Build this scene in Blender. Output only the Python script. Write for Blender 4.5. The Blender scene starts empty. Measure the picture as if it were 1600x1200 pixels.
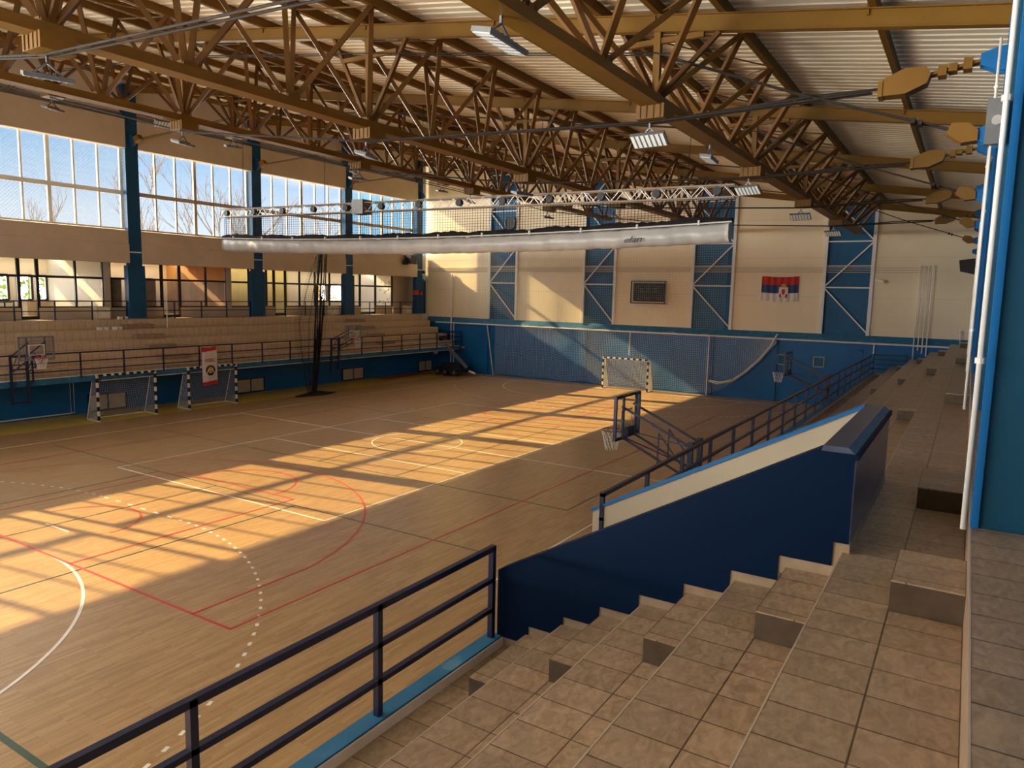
import bpy, math, random
from mathutils import Vector, Matrix

random.seed(7)
sc = bpy.context.scene
COL = sc.collection
PI = math.pi

# ------------------------------------------------------------------ camera
EYE = Vector((0.0, 0.0, 6.0))
YAW, PITCH, ROLL, FPX = 0.559043, 0.123733, -0.0223, 1134.46


def cam_axes():
    cy, sy, cp, sp = math.cos(YAW), math.sin(YAW), math.cos(PITCH), math.sin(PITCH)
    f = Vector((-sy * cp, cy * cp, -sp))
    r = Vector((cy, sy, 0))
    d = f.cross(r)
    cr, sr = math.cos(ROLL), math.sin(ROLL)
    return r * cr + d * sr, -r * sr + d * cr, f


_r, _d, _f = cam_axes()
cam_data = bpy.data.cameras.new('camera')
cam = bpy.data.objects.new('camera', cam_data)
COL.objects.link(cam)
cam.matrix_world = Matrix(((_r.x, -_d.x, -_f.x, EYE.x), (_r.y, -_d.y, -_f.y, EYE.y), (_r.z, -_d.z, -_f.z, EYE.z), (0, 0, 0, 1)))
cam_data.sensor_fit = 'HORIZONTAL'
cam_data.sensor_width = 36.0
cam_data.lens = FPX / 1600 * 36.0
cam_data.clip_end = 600
cam_data.clip_start = 0.05
sc.camera = cam

# ------------------------------------------------------------------ colour management
sc.view_settings.view_transform = 'Standard'
sc.view_settings.look = 'None'
sc.view_settings.gamma = 1.0
sc.view_settings.use_curve_mapping = False
sc.view_settings.exposure = 0.52
sc.cycles.max_bounces = 10
sc.cycles.diffuse_bounces = 6
sc.cycles.glossy_bounces = 3
sc.cycles.transparent_max_bounces = 24
sc.cycles.caustics_reflective = False
sc.cycles.caustics_refractive = False
sc.cycles.sample_clamp_indirect = 6.0
sc.cycles.use_denoising = True
sc.cycles.use_adaptive_sampling = False

# ------------------------------------------------------------------ world (sky with clouds, extra brightness to the south, behind the camera, added as fill light)
world = bpy.data.worlds.new('world')
sc.world = world
world.use_nodes = True
wt = world.node_tree
wt.nodes.clear()


def wn(t, **kw):
    n = wt.nodes.new(t)
    for k, v in kw.items():
        setattr(n, k, v)
    return n


SKY_FILL = 1.7  # unseen bright sky behind the camera, added as fill
SUN_GLOW_FILL = 10.0
HAZE_FILL = 27.0
tc = wn('ShaderNodeTexCoord')
sep = wn('ShaderNodeSeparateXYZ')
wt.links.new(tc.outputs['Generated'], sep.inputs[0])
rz = wn('ShaderNodeValToRGB')
rz.color_ramp.elements[0].position = 0.0
rz.color_ramp.elements[0].color = (0.50, 0.68, 0.84, 1)
rz.color_ramp.elements[1].position = 0.42
rz.color_ramp.elements[1].color = (0.09, 0.25, 0.54, 1)
e = rz.color_ramp.elements.new(0.12)
e.color = (0.24, 0.47, 0.72, 1)
wt.links.new(sep.outputs['Z'], rz.inputs[0])
mp = wn('ShaderNodeMapping')
mp.inputs['Scale'].default_value = (2.2, 2.2, 9.0)
wt.links.new(tc.outputs['Generated'], mp.inputs['Vector'])
nz = wn('ShaderNodeTexNoise')
nz.inputs['Scale'].default_value = 2.2
nz.inputs['Detail'].default_value = 6.0
wt.links.new(mp.outputs[0], nz.inputs['Vector'])
cr = wn('ShaderNodeMapRange')
cr.inputs['From Min'].default_value = 0.46
cr.inputs['From Max'].default_value = 0.70
cr.inputs['To Max'].default_value = 0.85
wt.links.new(nz.outputs['Fac'], cr.inputs['Value'])
low = wn('ShaderNodeMapRange')
low.inputs['From Min'].default_value = 0.07
low.inputs['From Max'].default_value = 0.19
low.inputs['To Min'].default_value = 0.75
low.inputs['To Max'].default_value = 0.0
wt.links.new(sep.outputs['Z'], low.inputs['Value'])
mx = wn('ShaderNodeMath', operation='MAXIMUM')
wt.links.new(cr.outputs[0], mx.inputs[0])
wt.links.new(low.outputs[0], mx.inputs[1])
mixc = wn('ShaderNodeMix', data_type='RGBA')
wt.links.new(mx.outputs[0], mixc.inputs['Factor'])
wt.links.new(rz.outputs[0], mixc.inputs['A'])
mixc.inputs['B'].default_value = (0.72, 0.74, 0.76, 1)
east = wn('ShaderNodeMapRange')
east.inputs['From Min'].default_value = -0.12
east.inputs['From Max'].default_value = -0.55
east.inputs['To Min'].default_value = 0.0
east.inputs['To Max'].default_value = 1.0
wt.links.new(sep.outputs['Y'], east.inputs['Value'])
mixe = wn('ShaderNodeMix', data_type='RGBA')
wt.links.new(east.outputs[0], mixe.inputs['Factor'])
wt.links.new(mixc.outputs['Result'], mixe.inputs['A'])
mixe.inputs['B'].default_value = (SKY_FILL * 0.94, SKY_FILL * 0.97, SKY_FILL, 1)
# broad glow around the sun, added out of view as fill light
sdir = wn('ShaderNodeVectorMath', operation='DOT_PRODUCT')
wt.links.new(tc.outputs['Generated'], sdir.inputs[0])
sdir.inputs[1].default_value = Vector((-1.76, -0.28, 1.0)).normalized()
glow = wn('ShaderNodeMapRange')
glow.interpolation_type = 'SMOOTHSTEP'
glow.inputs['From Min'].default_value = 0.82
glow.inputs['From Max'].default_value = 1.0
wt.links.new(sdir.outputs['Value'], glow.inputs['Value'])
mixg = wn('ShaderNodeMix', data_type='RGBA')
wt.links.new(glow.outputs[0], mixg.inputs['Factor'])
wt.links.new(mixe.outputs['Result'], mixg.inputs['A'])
mixg.inputs['B'].default_value = (SUN_GLOW_FILL, SUN_GLOW_FILL * 0.93, SUN_GLOW_FILL * 0.82, 1)
# western horizon brightened below the view, added to light the ceiling
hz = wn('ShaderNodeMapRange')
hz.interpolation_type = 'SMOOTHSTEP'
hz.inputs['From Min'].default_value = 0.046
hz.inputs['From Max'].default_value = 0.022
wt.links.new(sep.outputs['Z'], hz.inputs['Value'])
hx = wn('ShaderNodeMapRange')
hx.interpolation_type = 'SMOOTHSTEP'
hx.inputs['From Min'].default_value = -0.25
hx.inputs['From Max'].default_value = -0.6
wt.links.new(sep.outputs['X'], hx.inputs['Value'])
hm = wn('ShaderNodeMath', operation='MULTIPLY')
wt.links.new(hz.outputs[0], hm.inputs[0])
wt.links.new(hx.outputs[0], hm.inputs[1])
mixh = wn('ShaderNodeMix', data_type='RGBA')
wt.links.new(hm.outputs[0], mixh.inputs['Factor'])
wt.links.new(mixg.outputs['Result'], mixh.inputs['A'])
mixh.inputs['B'].default_value = (HAZE_FILL, HAZE_FILL * 0.95, HAZE_FILL * 0.84, 1)
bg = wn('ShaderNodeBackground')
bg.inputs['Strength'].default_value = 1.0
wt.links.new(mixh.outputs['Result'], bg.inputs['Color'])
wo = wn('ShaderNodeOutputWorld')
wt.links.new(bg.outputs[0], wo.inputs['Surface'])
world.cycles.sampling_method = 'MANUAL'
world.cycles.sample_map_resolution = 512

# ------------------------------------------------------------------ sun through the west windows
sun_data = bpy.data.lights.new('sun', 'SUN')
sun_data.energy = 11.5
sun_data.angle = math.radians(0.5)
sun_data.color = (1.0, 0.73, 0.33)
sun = bpy.data.objects.new('sun', sun_data)
COL.objects.link(sun)
sun.rotation_euler = Vector((1.76, 0.28, -1.0)).to_track_quat('-Z', 'Y').to_euler()
sun.location = (-60, 10, 40)


def portal(name, loc, rot, sx, sy):
    d = bpy.data.lights.new(name, 'AREA')
    d.shape = 'RECTANGLE'
    d.size, d.size_y = sx, sy
    d.cycles.is_portal = True
    o = bpy.data.objects.new(name, d)
    COL.objects.link(o)
    o.location = loc
    o.rotation_euler = rot


portal('portal_west', (-36.45, 21.5, 10.72), (0, -PI / 2, 0), 3.9, 46)
portal('portal_south', (-20.0, -1.5, 7.3), (PI / 2, 0, 0), 28, 8.6)

# ------------------------------------------------------------------ materials
MATS = {}



def new_mat(name):
    m = bpy.data.materials.new(name)
    m.use_nodes = True
    nt = m.node_tree
    return m, nt, nt.nodes['Principled BSDF']


def nd(nt, t, **kw):
    n = nt.nodes.new(t)
    for k, v in kw.items():
        setattr(n, k, v)
    return n


def paint(name, col, rough=0.5, var=0.12, scale=1.5, metal=0.0, bump=0.0, spec=0.5, scratch=None):
    """A painted or plain surface with slight mottling in world space."""
    m, nt, b = new_mat(name)
    geo = nd(nt, 'ShaderNodeNewGeometry')
    n = nd(nt, 'ShaderNodeTexNoise')
    n.inputs['Scale'].default_value = scale
    n.inputs['Detail'].default_value = 5
    nt.links.new(geo.outputs['Position'], n.inputs['Vector'])
    r = nd(nt, 'ShaderNodeValToRGB')
    r.color_ramp.elements[0].position = 0.3
    r.color_ramp.elements[1].position = 0.7
    r.color_ramp.elements[0].color = tuple(c * (1 - var) for c in col) + (1,)
    r.color_ramp.elements[1].color = tuple(min(1, c * (1 + var)) for c in col) + (1,)
    nt.links.new(n.outputs['Fac'], r.inputs[0])
    last = r.outputs[0]
    if scratch:
        n2 = nd(nt, 'ShaderNodeTexNoise')
        n2.inputs['Scale'].default_value = 3.0
        n2.inputs['Detail'].default_value = 8
        nt.links.new(geo.outputs['Position'], n2.inputs['Vector'])
        mr = nd(nt, 'ShaderNodeMapRange')
        mr.inputs['From Min'].default_value = 0.62
        mr.inputs['From Max'].default_value = 0.68
        nt.links.new(n2.outputs['Fac'], mr.inputs['Value'])
        mm = nd(nt, 'ShaderNodeMix', data_type='RGBA')
        nt.links.new(mr.outputs[0], mm.inputs['Factor'])
        nt.links.new(last, mm.inputs['A'])
        mm.inputs['B'].default_value = scratch + (1,)
        last = mm.outputs['Result']
    nt.links.new(last, b.inputs['Base Color'])
    b.inputs['Roughness'].default_value = rough
    b.inputs['Metallic'].default_value = metal
    b.inputs['Specular IOR Level'].default_value = spec
    if bump:
        bp = nd(nt, 'ShaderNodeBump')
        bp.inputs['Strength'].default_value = bump
        bp.inputs['Distance'].default_value = 0.02
        nt.links.new(n.outputs['Fac'], bp.inputs['Height'])
        nt.links.new(bp.outputs[0], b.inputs['Normal'])
    MATS[name] = m
    return m


BLUE = paint('blue_paint', (0.008, 0.135, 0.37), 0.42, 0.10, 0.8, spec=0.3)
SHADED_BLUE = paint('shaded_blue_paint', (0.0009, 0.0105, 0.036), 0.55, 0.12, 0.6, spec=0.08)  # the blue paint darkened, parapet shade put into the colour
LIT_BLUE = paint('lit_blue_paint', (0.032, 0.150, 0.275), 0.65, 0.15, 3.0, spec=0.25, scratch=(0.09, 0.22, 0.34))  # same blue paint, brightened for the light falling on it
TEAL = paint('column_blue_paint', (0.007, 0.068, 0.125), 0.5, 0.10, 0.7, spec=0.3)
WCOL = paint('west_column_paint', (0.008, 0.072, 0.175), 0.5, 0.10, 0.7, spec=0.3)
SHEENWALL = paint('worn_blue_painted_sheen', (0.065, 0.080, 0.135), 0.28, 0.25, 2.5)  # worn blue with the grey of reflected light put into it
RAIL = paint('rail_navy_paint', (0.006, 0.014, 0.048), 0.35, 0.15, 4.0)
OCHRE = paint('ochre_steel_paint', (0.18, 0.086, 0.012), 0.5, 0.16, 1.2, spec=0.25)
OCHRE2 = paint('ochre_beam_paint', (0.185, 0.090, 0.010), 0.5, 0.10, 0.8, spec=0.25)
OCHRED = paint('ochre_bracing_paint', (0.135, 0.060, 0.013), 0.45, 0.20, 1.5, spec=0.25)
CREAM = paint('cream_wall_paint', (0.66, 0.575, 0.46), 0.8, 0.05, 0.6, bump=0.05)
CREAMW = paint('spandrel_paint', (0.60, 0.49, 0.36), 0.8, 0.07, 0.8, bump=0.05)
PANEL = paint('end_wall_panel', (0.90, 0.765, 0.545), 0.7, 0.04, 0.5)
WHITE = paint('white_paint', (0.78, 0.76, 0.72), 0.45, 0.05, 3.0)
BEIGE = paint('beige_paint', (0.62, 0.52, 0.38), 0.6, 0.06, 2.0)
MULL = paint('window_frame_beige', (0.50, 0.43, 0.35), 0.6, 0.06, 2.0)
DARKFR = paint('dark_bronze_frame', (0.022, 0.016, 0.014), 0.4, 0.1, 3.0)
BLACK = paint('black_plastic', (0.012, 0.012, 0.014), 0.5, 0.2, 5.0)
BLACKNET = paint('black_netting', (0.008, 0.008, 0.010), 0.9, 0.2, 8.0)
GREY = paint('grey_metal', (0.20, 0.20, 0.20), 0.4, 0.1, 5.0, metal=0.4)
ALU = paint('aluminium', (0.62, 0.60, 0.56), 0.35, 0.05, 5.0, metal=0.6)
CABLE = paint('dark_cable', (0.028, 0.022, 0.018), 0.75, 0.2, 6.0, spec=0.2)
SLEEVE = paint('white_tarpaulin', (0.52, 0.51, 0.49), 0.35, 0.12, 1.6, bump=0.5)
LENS = paint('lamp_lens', (0.80, 0.84, 0.86), 0.15, 0.03, 5.0)
RED = paint('red_paint', (0.50, 0.025, 0.02), 0.5, 0.1, 3.0)
REDC = paint('red_cloth', (0.52, 0.03, 0.03), 0.8, 0.12, 6.0)
BLUEC = paint('blue_cloth', (0.035, 0.06, 0.17), 0.8, 0.12, 6.0)
WHITEC = paint('white_cloth', (0.70, 0.66, 0.62), 0.85, 0.06, 6.0)
GOLD = paint('gold_cloth', (0.50, 0.30, 0.06), 0.8, 0.1, 8.0)
NETW = paint('white_net_cord', (0.72, 0.70, 0.64), 0.9, 0.05, 8.0)
NETG = paint('grey_net_cord', (0.48, 0.50, 0.50), 0.9, 0.05, 8.0)
NOSE = paint('tile_nosing', (0.52, 0.42, 0.33), 0.3, 0.1, 3.0)
SKIRT = paint('tile_skirting', (0.36, 0.26, 0.17), 0.3, 0.2, 4.0)
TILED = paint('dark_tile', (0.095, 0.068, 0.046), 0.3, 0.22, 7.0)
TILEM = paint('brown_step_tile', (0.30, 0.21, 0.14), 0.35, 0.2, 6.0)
CURBT = paint('pale_curb_tile', (0.86, 0.79, 0.67), 0.35, 0.08, 3.0)
LWHITE = paint('white_line', (0.80, 0.76, 0.66), 0.35, 0.05, 4.0)
LRED = paint('red_line', (0.55, 0.055, 0.04), 0.35, 0.08, 4.0)
LGREEN = paint('green_line', (0.045, 0.085, 0.055), 0.35, 0.08, 4.0)
LYELL = paint('yellow_stripe', (0.62, 0.46, 0.045), 0.35, 0.06, 2.0)
LORNG = paint('orange_stripe', (0.55, 0.10, 0.03), 0.4, 0.06, 2.0)
ORNG = paint('orange_ceiling', (0.70, 0.33, 0.08), 0.7, 0.05, 1.0)
WOODP = paint('brown_panelling', (0.34, 0.20, 0.11), 0.6, 0.12, 2.0)
CURTAIN = paint('beige_curtain', (0.52, 0.40, 0.27), 0.9, 0.14, 3.0)
YELLW = paint('yellow_room_wall', (0.72, 0.63, 0.30), 0.8, 0.05, 1.0)
ROOMW = paint('room_white_wall', (0.80, 0.76, 0.66), 0.8, 0.03, 1.0)
GALFL = paint('gallery_floor_tile', (0.30, 0.22, 0.16), 0.35, 0.1, 2.0)
PALE_GROUND = paint('outdoor_ground', (0.62, 0.60, 0.54), 0.9, 0.2, 0.2)  # ground kept pale to bounce sunlight up to the ceiling
BARK = paint('grey_bark', (0.20, 0.16, 0.13), 0.9, 0.2, 3.0)
LEAF = paint('green_leaves', (0.22, 0.34, 0.06), 0.7, 0.4, 0.7)
LEAFY = paint('autumn_leaves', (0.62, 0.36, 0.05), 0.7, 0.35, 0.7)
TYRE = paint('rubber', (0.015, 0.015, 0.016), 0.7, 0.2, 8.0)

# corrugated roof sheet
SHEET = paint('roof_sheet', (0.86, 0.77, 0.58), 0.55, 0.06, 0.35)


def tile_mat(name, light, dark, off_x, c1=0.84, row=0.43):
    m, nt, b = new_mat(name)
    geo = nd(nt, 'ShaderNodeNewGeometry')
    sp = nd(nt, 'ShaderNodeSeparateXYZ')
    nt.links.new(geo.outputs['Position'], sp.inputs[0])
    sn = nd(nt, 'ShaderNodeSeparateXYZ')
    nt.links.new(geo.outputs['Normal'], sn.inputs[0])

    def mth(op, a, bb=None):
        n = nd(nt, 'ShaderNodeMath', operation=op)
        for i, v in enumerate((a, bb)):
            if v is None:
                continue
            if isinstance(v, (int, float)):
                n.inputs[i].default_value = v
            else:
                nt.links.new(v, n.inputs[i])
        return n.outputs[0]
    up = mth('GREATER_THAN', mth('ABSOLUTE', sn.outputs['Z']), 0.5)
    facey = mth('GREATER_THAN', mth('ABSOLUTE', sn.outputs['Y']), 0.5)
    vx = mth('ADD', sp.outputs['X'], -off_x)
    mv = nd(nt, 'ShaderNodeMix', data_type='FLOAT')
    nt.links.new(up, mv.inputs['Factor'])
    nt.links.new(sp.outputs['Z'], mv.inputs[2])
    nt.links.new(vx, mv.inputs[3])
    mu = nd(nt, 'ShaderNodeMix', data_type='FLOAT')
    nt.links.new(facey, mu.inputs['Factor'])
    nt.links.new(sp.outputs['Y'], mu.inputs[2])
    nt.links.new(vx, mu.inputs[3])
    cb = nd(nt, 'ShaderNodeCombineXYZ')
    nt.links.new(mu.outputs[0], cb.inputs[0])
    nt.links.new(mv.outputs[0], cb.inputs[1])
    br = nd(nt, 'ShaderNodeTexBrick')
    br.offset = 0.0
    br.inputs['Scale'].default_value = 1.0
    br.inputs['Brick Width'].default_value = 0.345
    br.inputs['Row Height'].default_value = row
    br.inputs['Mortar Size'].default_value = 0.006
    br.inputs['Mortar Smooth'].default_value = 0.2
    br.inputs['Color1'].default_value = (c1, c1, c1, 1)
    br.inputs['Color2'].default_value = (1.04, 1.04, 1.04, 1)
    br.inputs['Mortar'].default_value = (0.25, 0.22, 0.2, 1)
    nt.links.new(cb.outputs[0], br.inputs['Vector'])
    n1 = nd(nt, 'ShaderNodeTexNoise')
    n1.inputs['Scale'].default_value = 9.0
    n1.inputs['Detail'].default_value = 9.0
    n1.inputs['Roughness'].default_value = 0.65
    n1.inputs['Distortion'].default_value = 1.2
    mpn = nd(nt, 'ShaderNodeMapping')
    mpn.inputs['Scale'].default_value = (1.4, 0.8, 1.0)
    nt.links.new(geo.outputs['Position'], mpn.inputs['Vector'])
    nt.links.new(mpn.outputs[0], n1.inputs['Vector'])
    rp = nd(nt, 'ShaderNodeValToRGB')
    rp.color_ramp.elements[0].position = 0.33
    rp.color_ramp.elements[0].color = dark + (1,)
    rp.color_ramp.elements[1].position = 0.66
    rp.color_ramp.elements[1].color = light + (1,)
    nt.links.new(n1.outputs['Fac'], rp.inputs[0])
    ml = nd(nt, 'ShaderNodeMix', data_type='RGBA', blend_type='MULTIPLY')
    ml.inputs['Factor'].default_value = 1.0
    nt.links.new(rp.outputs[0], ml.inputs['A'])
    nt.links.new(br.outputs['Color'], ml.inputs['B'])
    nt.links.new(ml.outputs['Result'], b.inputs['Base Color'])
    b.inputs['Roughness'].default_value = 0.36
    bp = nd(nt, 'ShaderNodeBump')
    bp.inputs['Strength'].default_value = 0.25
    bp.inputs['Distance'].default_value = 0.004
    bp.invert = True
    nt.links.new(br.outputs['Fac'], bp.inputs['Height'])
    nt.links.new(bp.outputs[0], b.inputs['Normal'])
    return m


TILE = tile_mat('terrace_tile', (0.47, 0.33, 0.218), (0.28, 0.19, 0.12), 0.13, 0.84, 0.4375)
TILEL = tile_mat('west_terrace_tile', (0.60, 0.46, 0.32), (0.50, 0.375, 0.25), -35.8, 0.93)


def parquet():
    m, nt, b = new_mat('parquet')
    geo = nd(nt, 'ShaderNodeNewGeometry')
    sp = nd(nt, 'ShaderNodeSeparateXYZ')
    nt.links.new(geo.outputs['Position'], sp.inputs[0])
    cb = nd(nt, 'ShaderNodeCombineXYZ')
    nt.links.new(sp.outputs['Y'], cb.inputs[0])
    nt.links.new(sp.outputs['X'], cb.inputs[1])
    br = nd(nt, 'ShaderNodeTexBrick')
    br.offset = 0.37
    br.inputs['Scale'].default_value = 1.0
    br.inputs['Brick Width'].default_value = 0.62
    br.inputs['Row Height'].default_value = 0.055
    br.inputs['Mortar Size'].default_value = 0.0016
    br.inputs['Bias'].default_value = 0.0
    br.inputs['Color1'].default_value = (0.35, 0.205, 0.088, 1)
    br.inputs['Color2'].default_value = (0.455, 0.285, 0.128, 1)
    br.inputs['Mortar'].default_value = (0.16, 0.075, 0.03, 1)
    nt.links.new(cb.outputs[0], br.inputs['Vector'])
    mpn = nd(nt, 'ShaderNodeMapping')
    mpn.inputs['Scale'].default_value = (6.0, 0.35, 1.0)
    nt.links.new(geo.outputs['Position'], mpn.inputs['Vector'])
    n1 = nd(nt, 'ShaderNodeTexNoise')
    n1.inputs['Scale'].default_value = 3.2
    n1.inputs['Detail'].default_value = 7
    nt.links.new(mpn.outputs[0], n1.inputs['Vector'])
    rp = nd(nt, 'ShaderNodeMapRange')
    rp.inputs['From Min'].default_value = 0.3
    rp.inputs['From Max'].default_value = 0.7
    rp.inputs['To Min'].default_value = 0.86
    rp.inputs['To Max'].default_value = 1.10
    nt.links.new(n1.outputs['Fac'], rp.inputs['Value'])
    ml = nd(nt, 'ShaderNodeVectorMath', operation='SCALE')
    nt.links.new(br.outputs['Color'], ml.inputs[0])
    nt.links.new(rp.outputs[0], ml.inputs['Scale'])
    nt.links.new(ml.outputs[0], b.inputs['Base Color'])
    b.inputs['Roughness'].default_value = 0.32
    b.inputs['Specular IOR Level'].default_value = 0.55
    return m


WOOD = parquet()


def glass_mat(name, refl=0.06, tint=(0.97, 0.985, 1.0)):
    m = bpy.data.materials.new(name)
    m.use_nodes = True
    nt = m.node_tree
    nt.nodes.clear()
    t = nd(nt, 'ShaderNodeBsdfTransparent')
    t.inputs[0].default_value = tint + (1,)
    g = nd(nt, 'ShaderNodeBsdfGlossy')
    g.inputs['Roughness'].default_value = 0.03
    mixs = nd(nt, 'ShaderNodeMixShader')
    mixs.inputs[0].default_value = refl
    nt.links.new(t.outputs[0], mixs.inputs[1])
    nt.links.new(g.outputs[0], mixs.inputs[2])
    o = nd(nt, 'ShaderNodeOutputMaterial')
    nt.links.new(mixs.outputs[0], o.inputs[0])
    return m


GLASS = glass_mat('window_glass', 0.04)
ACRYL = glass_mat('backboard_acrylic', 0.10, (0.93, 0.94, 0.93))


# ------------------------------------------------------------------ mesh helpers
class MB:
    def __init__(s):
        s.v, s.f = [], []

    def add(s, vs, fs):
        k = len(s.v)
        s.v += [Vector(p) for p in vs]
        s.f += [tuple(i + k for i in f) for f in fs]
        return s

    def box(s, a, b):
        x0, x1 = sorted((a[0], b[0]))
        y0, y1 = sorted((a[1], b[1]))
        z0, z1 = sorted((a[2], b[2]))
        return s.add([(x0, y0, z0), (x1, y0, z0), (x1, y1, z0), (x0, y1, z0), (x0, y0, z1), (x1, y0, z1), (x1, y1, z1), (x0, y1, z1)],
                     [(0, 3, 2, 1), (4, 5, 6, 7), (0, 1, 5, 4), (1, 2, 6, 5), (2, 3, 7, 6), (3, 0, 4, 7)])

    def bar(s, p, q, w, h=None, up=(0, 0, 1)):
        h = h or w
        p, q = Vector(p), Vector(q)
        d = (q - p).normalized()
        u = Vector(up)
        if abs(d.dot(u)) > 0.98:
            u = Vector((1, 0, 0))
        r = d.cross(u).normalized()
        u = r.cross(d)
        r, u = r * w / 2, u * h / 2
        return s.add([p - r - u, p + r - u, p + r + u, p - r + u, q - r - u, q + r - u, q + r + u, q - r + u],
                     [(0, 1, 2, 3), (4, 7, 6, 5), (0, 4, 5, 1), (1, 5, 6, 2), (2, 6, 7, 3), (3, 7, 4, 0)])

    def tube(s, pts, r, n=8, caps=True):
        pts = [Vector(p) for p in pts]
        rr = r if isinstance(r, (list, tuple)) else [r] * len(pts)
        k = len(s.v)
        ref = None
        for i, p in enumerate(pts):
            d = (pts[min(i + 1, len(pts) - 1)] - pts[max(i - 1, 0)]).normalized()
            if ref is None:
                ref = Vector((0, 0, 1)) if abs(d.z) < 0.9 else Vector((1, 0, 0))
            a = d.cross(ref).normalized()
            b2 = a.cross(d)
            ref = b2
            for j in range(n):
                t = 2 * PI * j / n
                s.v.append(p + (a * math.cos(t) + b2 * math.sin(t)) * rr[i])
        for i in range(len(pts) - 1):
            for j in range(n):
                a0, a1 = k + i * n + j, k + i * n + (j + 1) % n
                s.f.append((a0, a1, a1 + n, a0 + n))
        if caps:
            s.f.append(tuple(k + j for j in reversed(range(n))))
            s.f.append(tuple(k + (len(pts) - 1) * n + j for j in range(n)))
        return s

    def prism(s, poly, axis, a, b):
        """extrude a 2-D polygon along an axis from a to b (axis 1: poly is (x,z); axis 0: (y,z); axis 2: (x,y))"""
        def P(p, t):
            return {0: (t, p[0], p[1]), 1: (p[0], t, p[1]), 2: (p[0], p[1], t)}[axis]
        n = len(poly)
        return s.add([P(p, a) for p in poly] + [P(p, b) for p in poly],
                     [tuple(range(n)), tuple(reversed(range(n, 2 * n)))] + [(i, i + n, (i + 1) % n + n, (i + 1) % n) for i in range(n)])

    def ring(s, c, R, r, n=24, m=6, ax=2):
        pts = []
        for i in range(n + 1):
            t = 2 * PI * i / n
            o = [R * math.cos(t), R * math.sin(t)]
            o.insert(ax, 0)
            pts.append(Vector(c) + Vector(o))
        return s.tube(pts, r, m, False)

    def build(s, name, mat, parent=None, smooth=False, origin=None):
        me = bpy.data.meshes.new(name)
        if origin is None:
            if parent is not None:
                origin = Vector((0, 0, 0))
                q = parent
                while q is not None:
                    origin = origin + q.location
                    q = q.parent
            else:
                xs = [v.x for v in s.v]
                ys = [v.y for v in s.v]
                origin = Vector(((min(xs) + max(xs)) / 2, (min(ys) + max(ys)) / 2, min(v.z for v in s.v)))
        origin = Vector(origin)
        me.from_pydata([tuple(v - origin) for v in s.v], [], s.f)
        me.materials.append(mat)
        me.update()
        if smooth:
            me.polygons.foreach_set('use_smooth', [True] * len(me.polygons))
        o = bpy.data.objects.new(name, me)
        COL.objects.link(o)
        if parent is None:
            o.location = origin
        else:
            o.parent = parent
        return o


def bx(a, b):
    return MB().box(a, b)


def tag(o, label=None, cat=None, group=None, kind=None):
    if label:
        o['label'] = label
    if cat:
        o['category'] = cat
    if group:
        o['group'] = group
    if kind:
        o['kind'] = kind
    return o


def thing(name, label, cat, loc=(0, 0, 0), group=None, kind=None):
    o = bpy.data.objects.new(name, None)
    o.empty_display_size = 0.2
    COL.objects.link(o)
    o.location = loc
    return tag(o, label, cat, group, kind)


def struct(name, mb, mat, label=None, parent=None):
    o = mb.build(name, mat, parent)
    if parent is None:
        o['kind'] = 'structure'
        o['label'] = label or name.replace('_', ' ')
        o['category'] = name.split('_')[0]
    return o


def copy_tree(o, parent=None):
    c = o.copy()
    COL.objects.link(c)
    c.parent = parent
    for ch in list(o.children):
        copy_tree(ch, c)
    return c


def text_mesh(cu, mat):
    tmp = bpy.data.objects.new('text', cu)
    COL.objects.link(tmp)
    dg = bpy.context.evaluated_depsgraph_get()
    me = bpy.data.meshes.new_from_object(tmp.evaluated_get(dg))
    bpy.data.objects.remove(tmp)
    me.materials.clear()
    me.materials.append(mat)
    o = bpy.data.objects.new('lettering', me)
    COL.objects.link(o)
    return o


def label_part(o, t):
    o['label'] = t
    return o


# ------------------------------------------------------------------ shared dimensions
FR = [-1.05, 6.4, 13.8, 21.25, 28.7, 36.15, 43.6]     # frame lines
XW = -35.8                                            # west column face
XE = 0.13                                             # east column face
YE = 44.6                                             # end wall face
YN = -1.6                                             # near end wall


def zroof(x):
    return 10.53 - 0.1435 * (x if x < 1.5 else 1.5)      # top of roof beams


# ------------------------------------------------------------------ floor and court lines
floor = struct('floor', bx((-34.7, YN, -0.2), (-1.4, YE, 0)), WOOD, 'glossy strip parquet sports hall floor')


def line_mb(mb, p, q, w=0.05, z=0.003):
    mb.bar((p[0], p[1], z), (q[0], q[1], z), w, 0.004)


def arc_mb(mb, c, r, a0, a1, w=0.05, n=40, dash=None, z=0.003):
    A0, A1 = math.radians(a0), math.radians(a1)
    if dash:
        n = int(abs(A1 - A0) * r / dash[0])
        for i in range(0, n, 2):
            t0 = A0 + (A1 - A0) * i / n
            t1 = A0 + (A1 - A0) * (i + 0.62) / n
            line_mb(mb, (c[0] + r * math.cos(t0), c[1] + r * math.sin(t0)), (c[0] + r * math.cos(t1), c[1] + r * math.sin(t1)), w, z)
        return
    vs, fs = [], []
    for i in range(n + 1):
        t = A0 + (A1 - A0) * i / n
        for rr in (r - w / 2, r + w / 2):
            vs.append((c[0] + rr * math.cos(t), c[1] + rr * math.sin(t), z + 0.002))
    for i in range(n):
        fs.append((2 * i, 2 * i + 1, 2 * i + 3, 2 * i + 2))
    mb.add(vs, fs)


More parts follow.
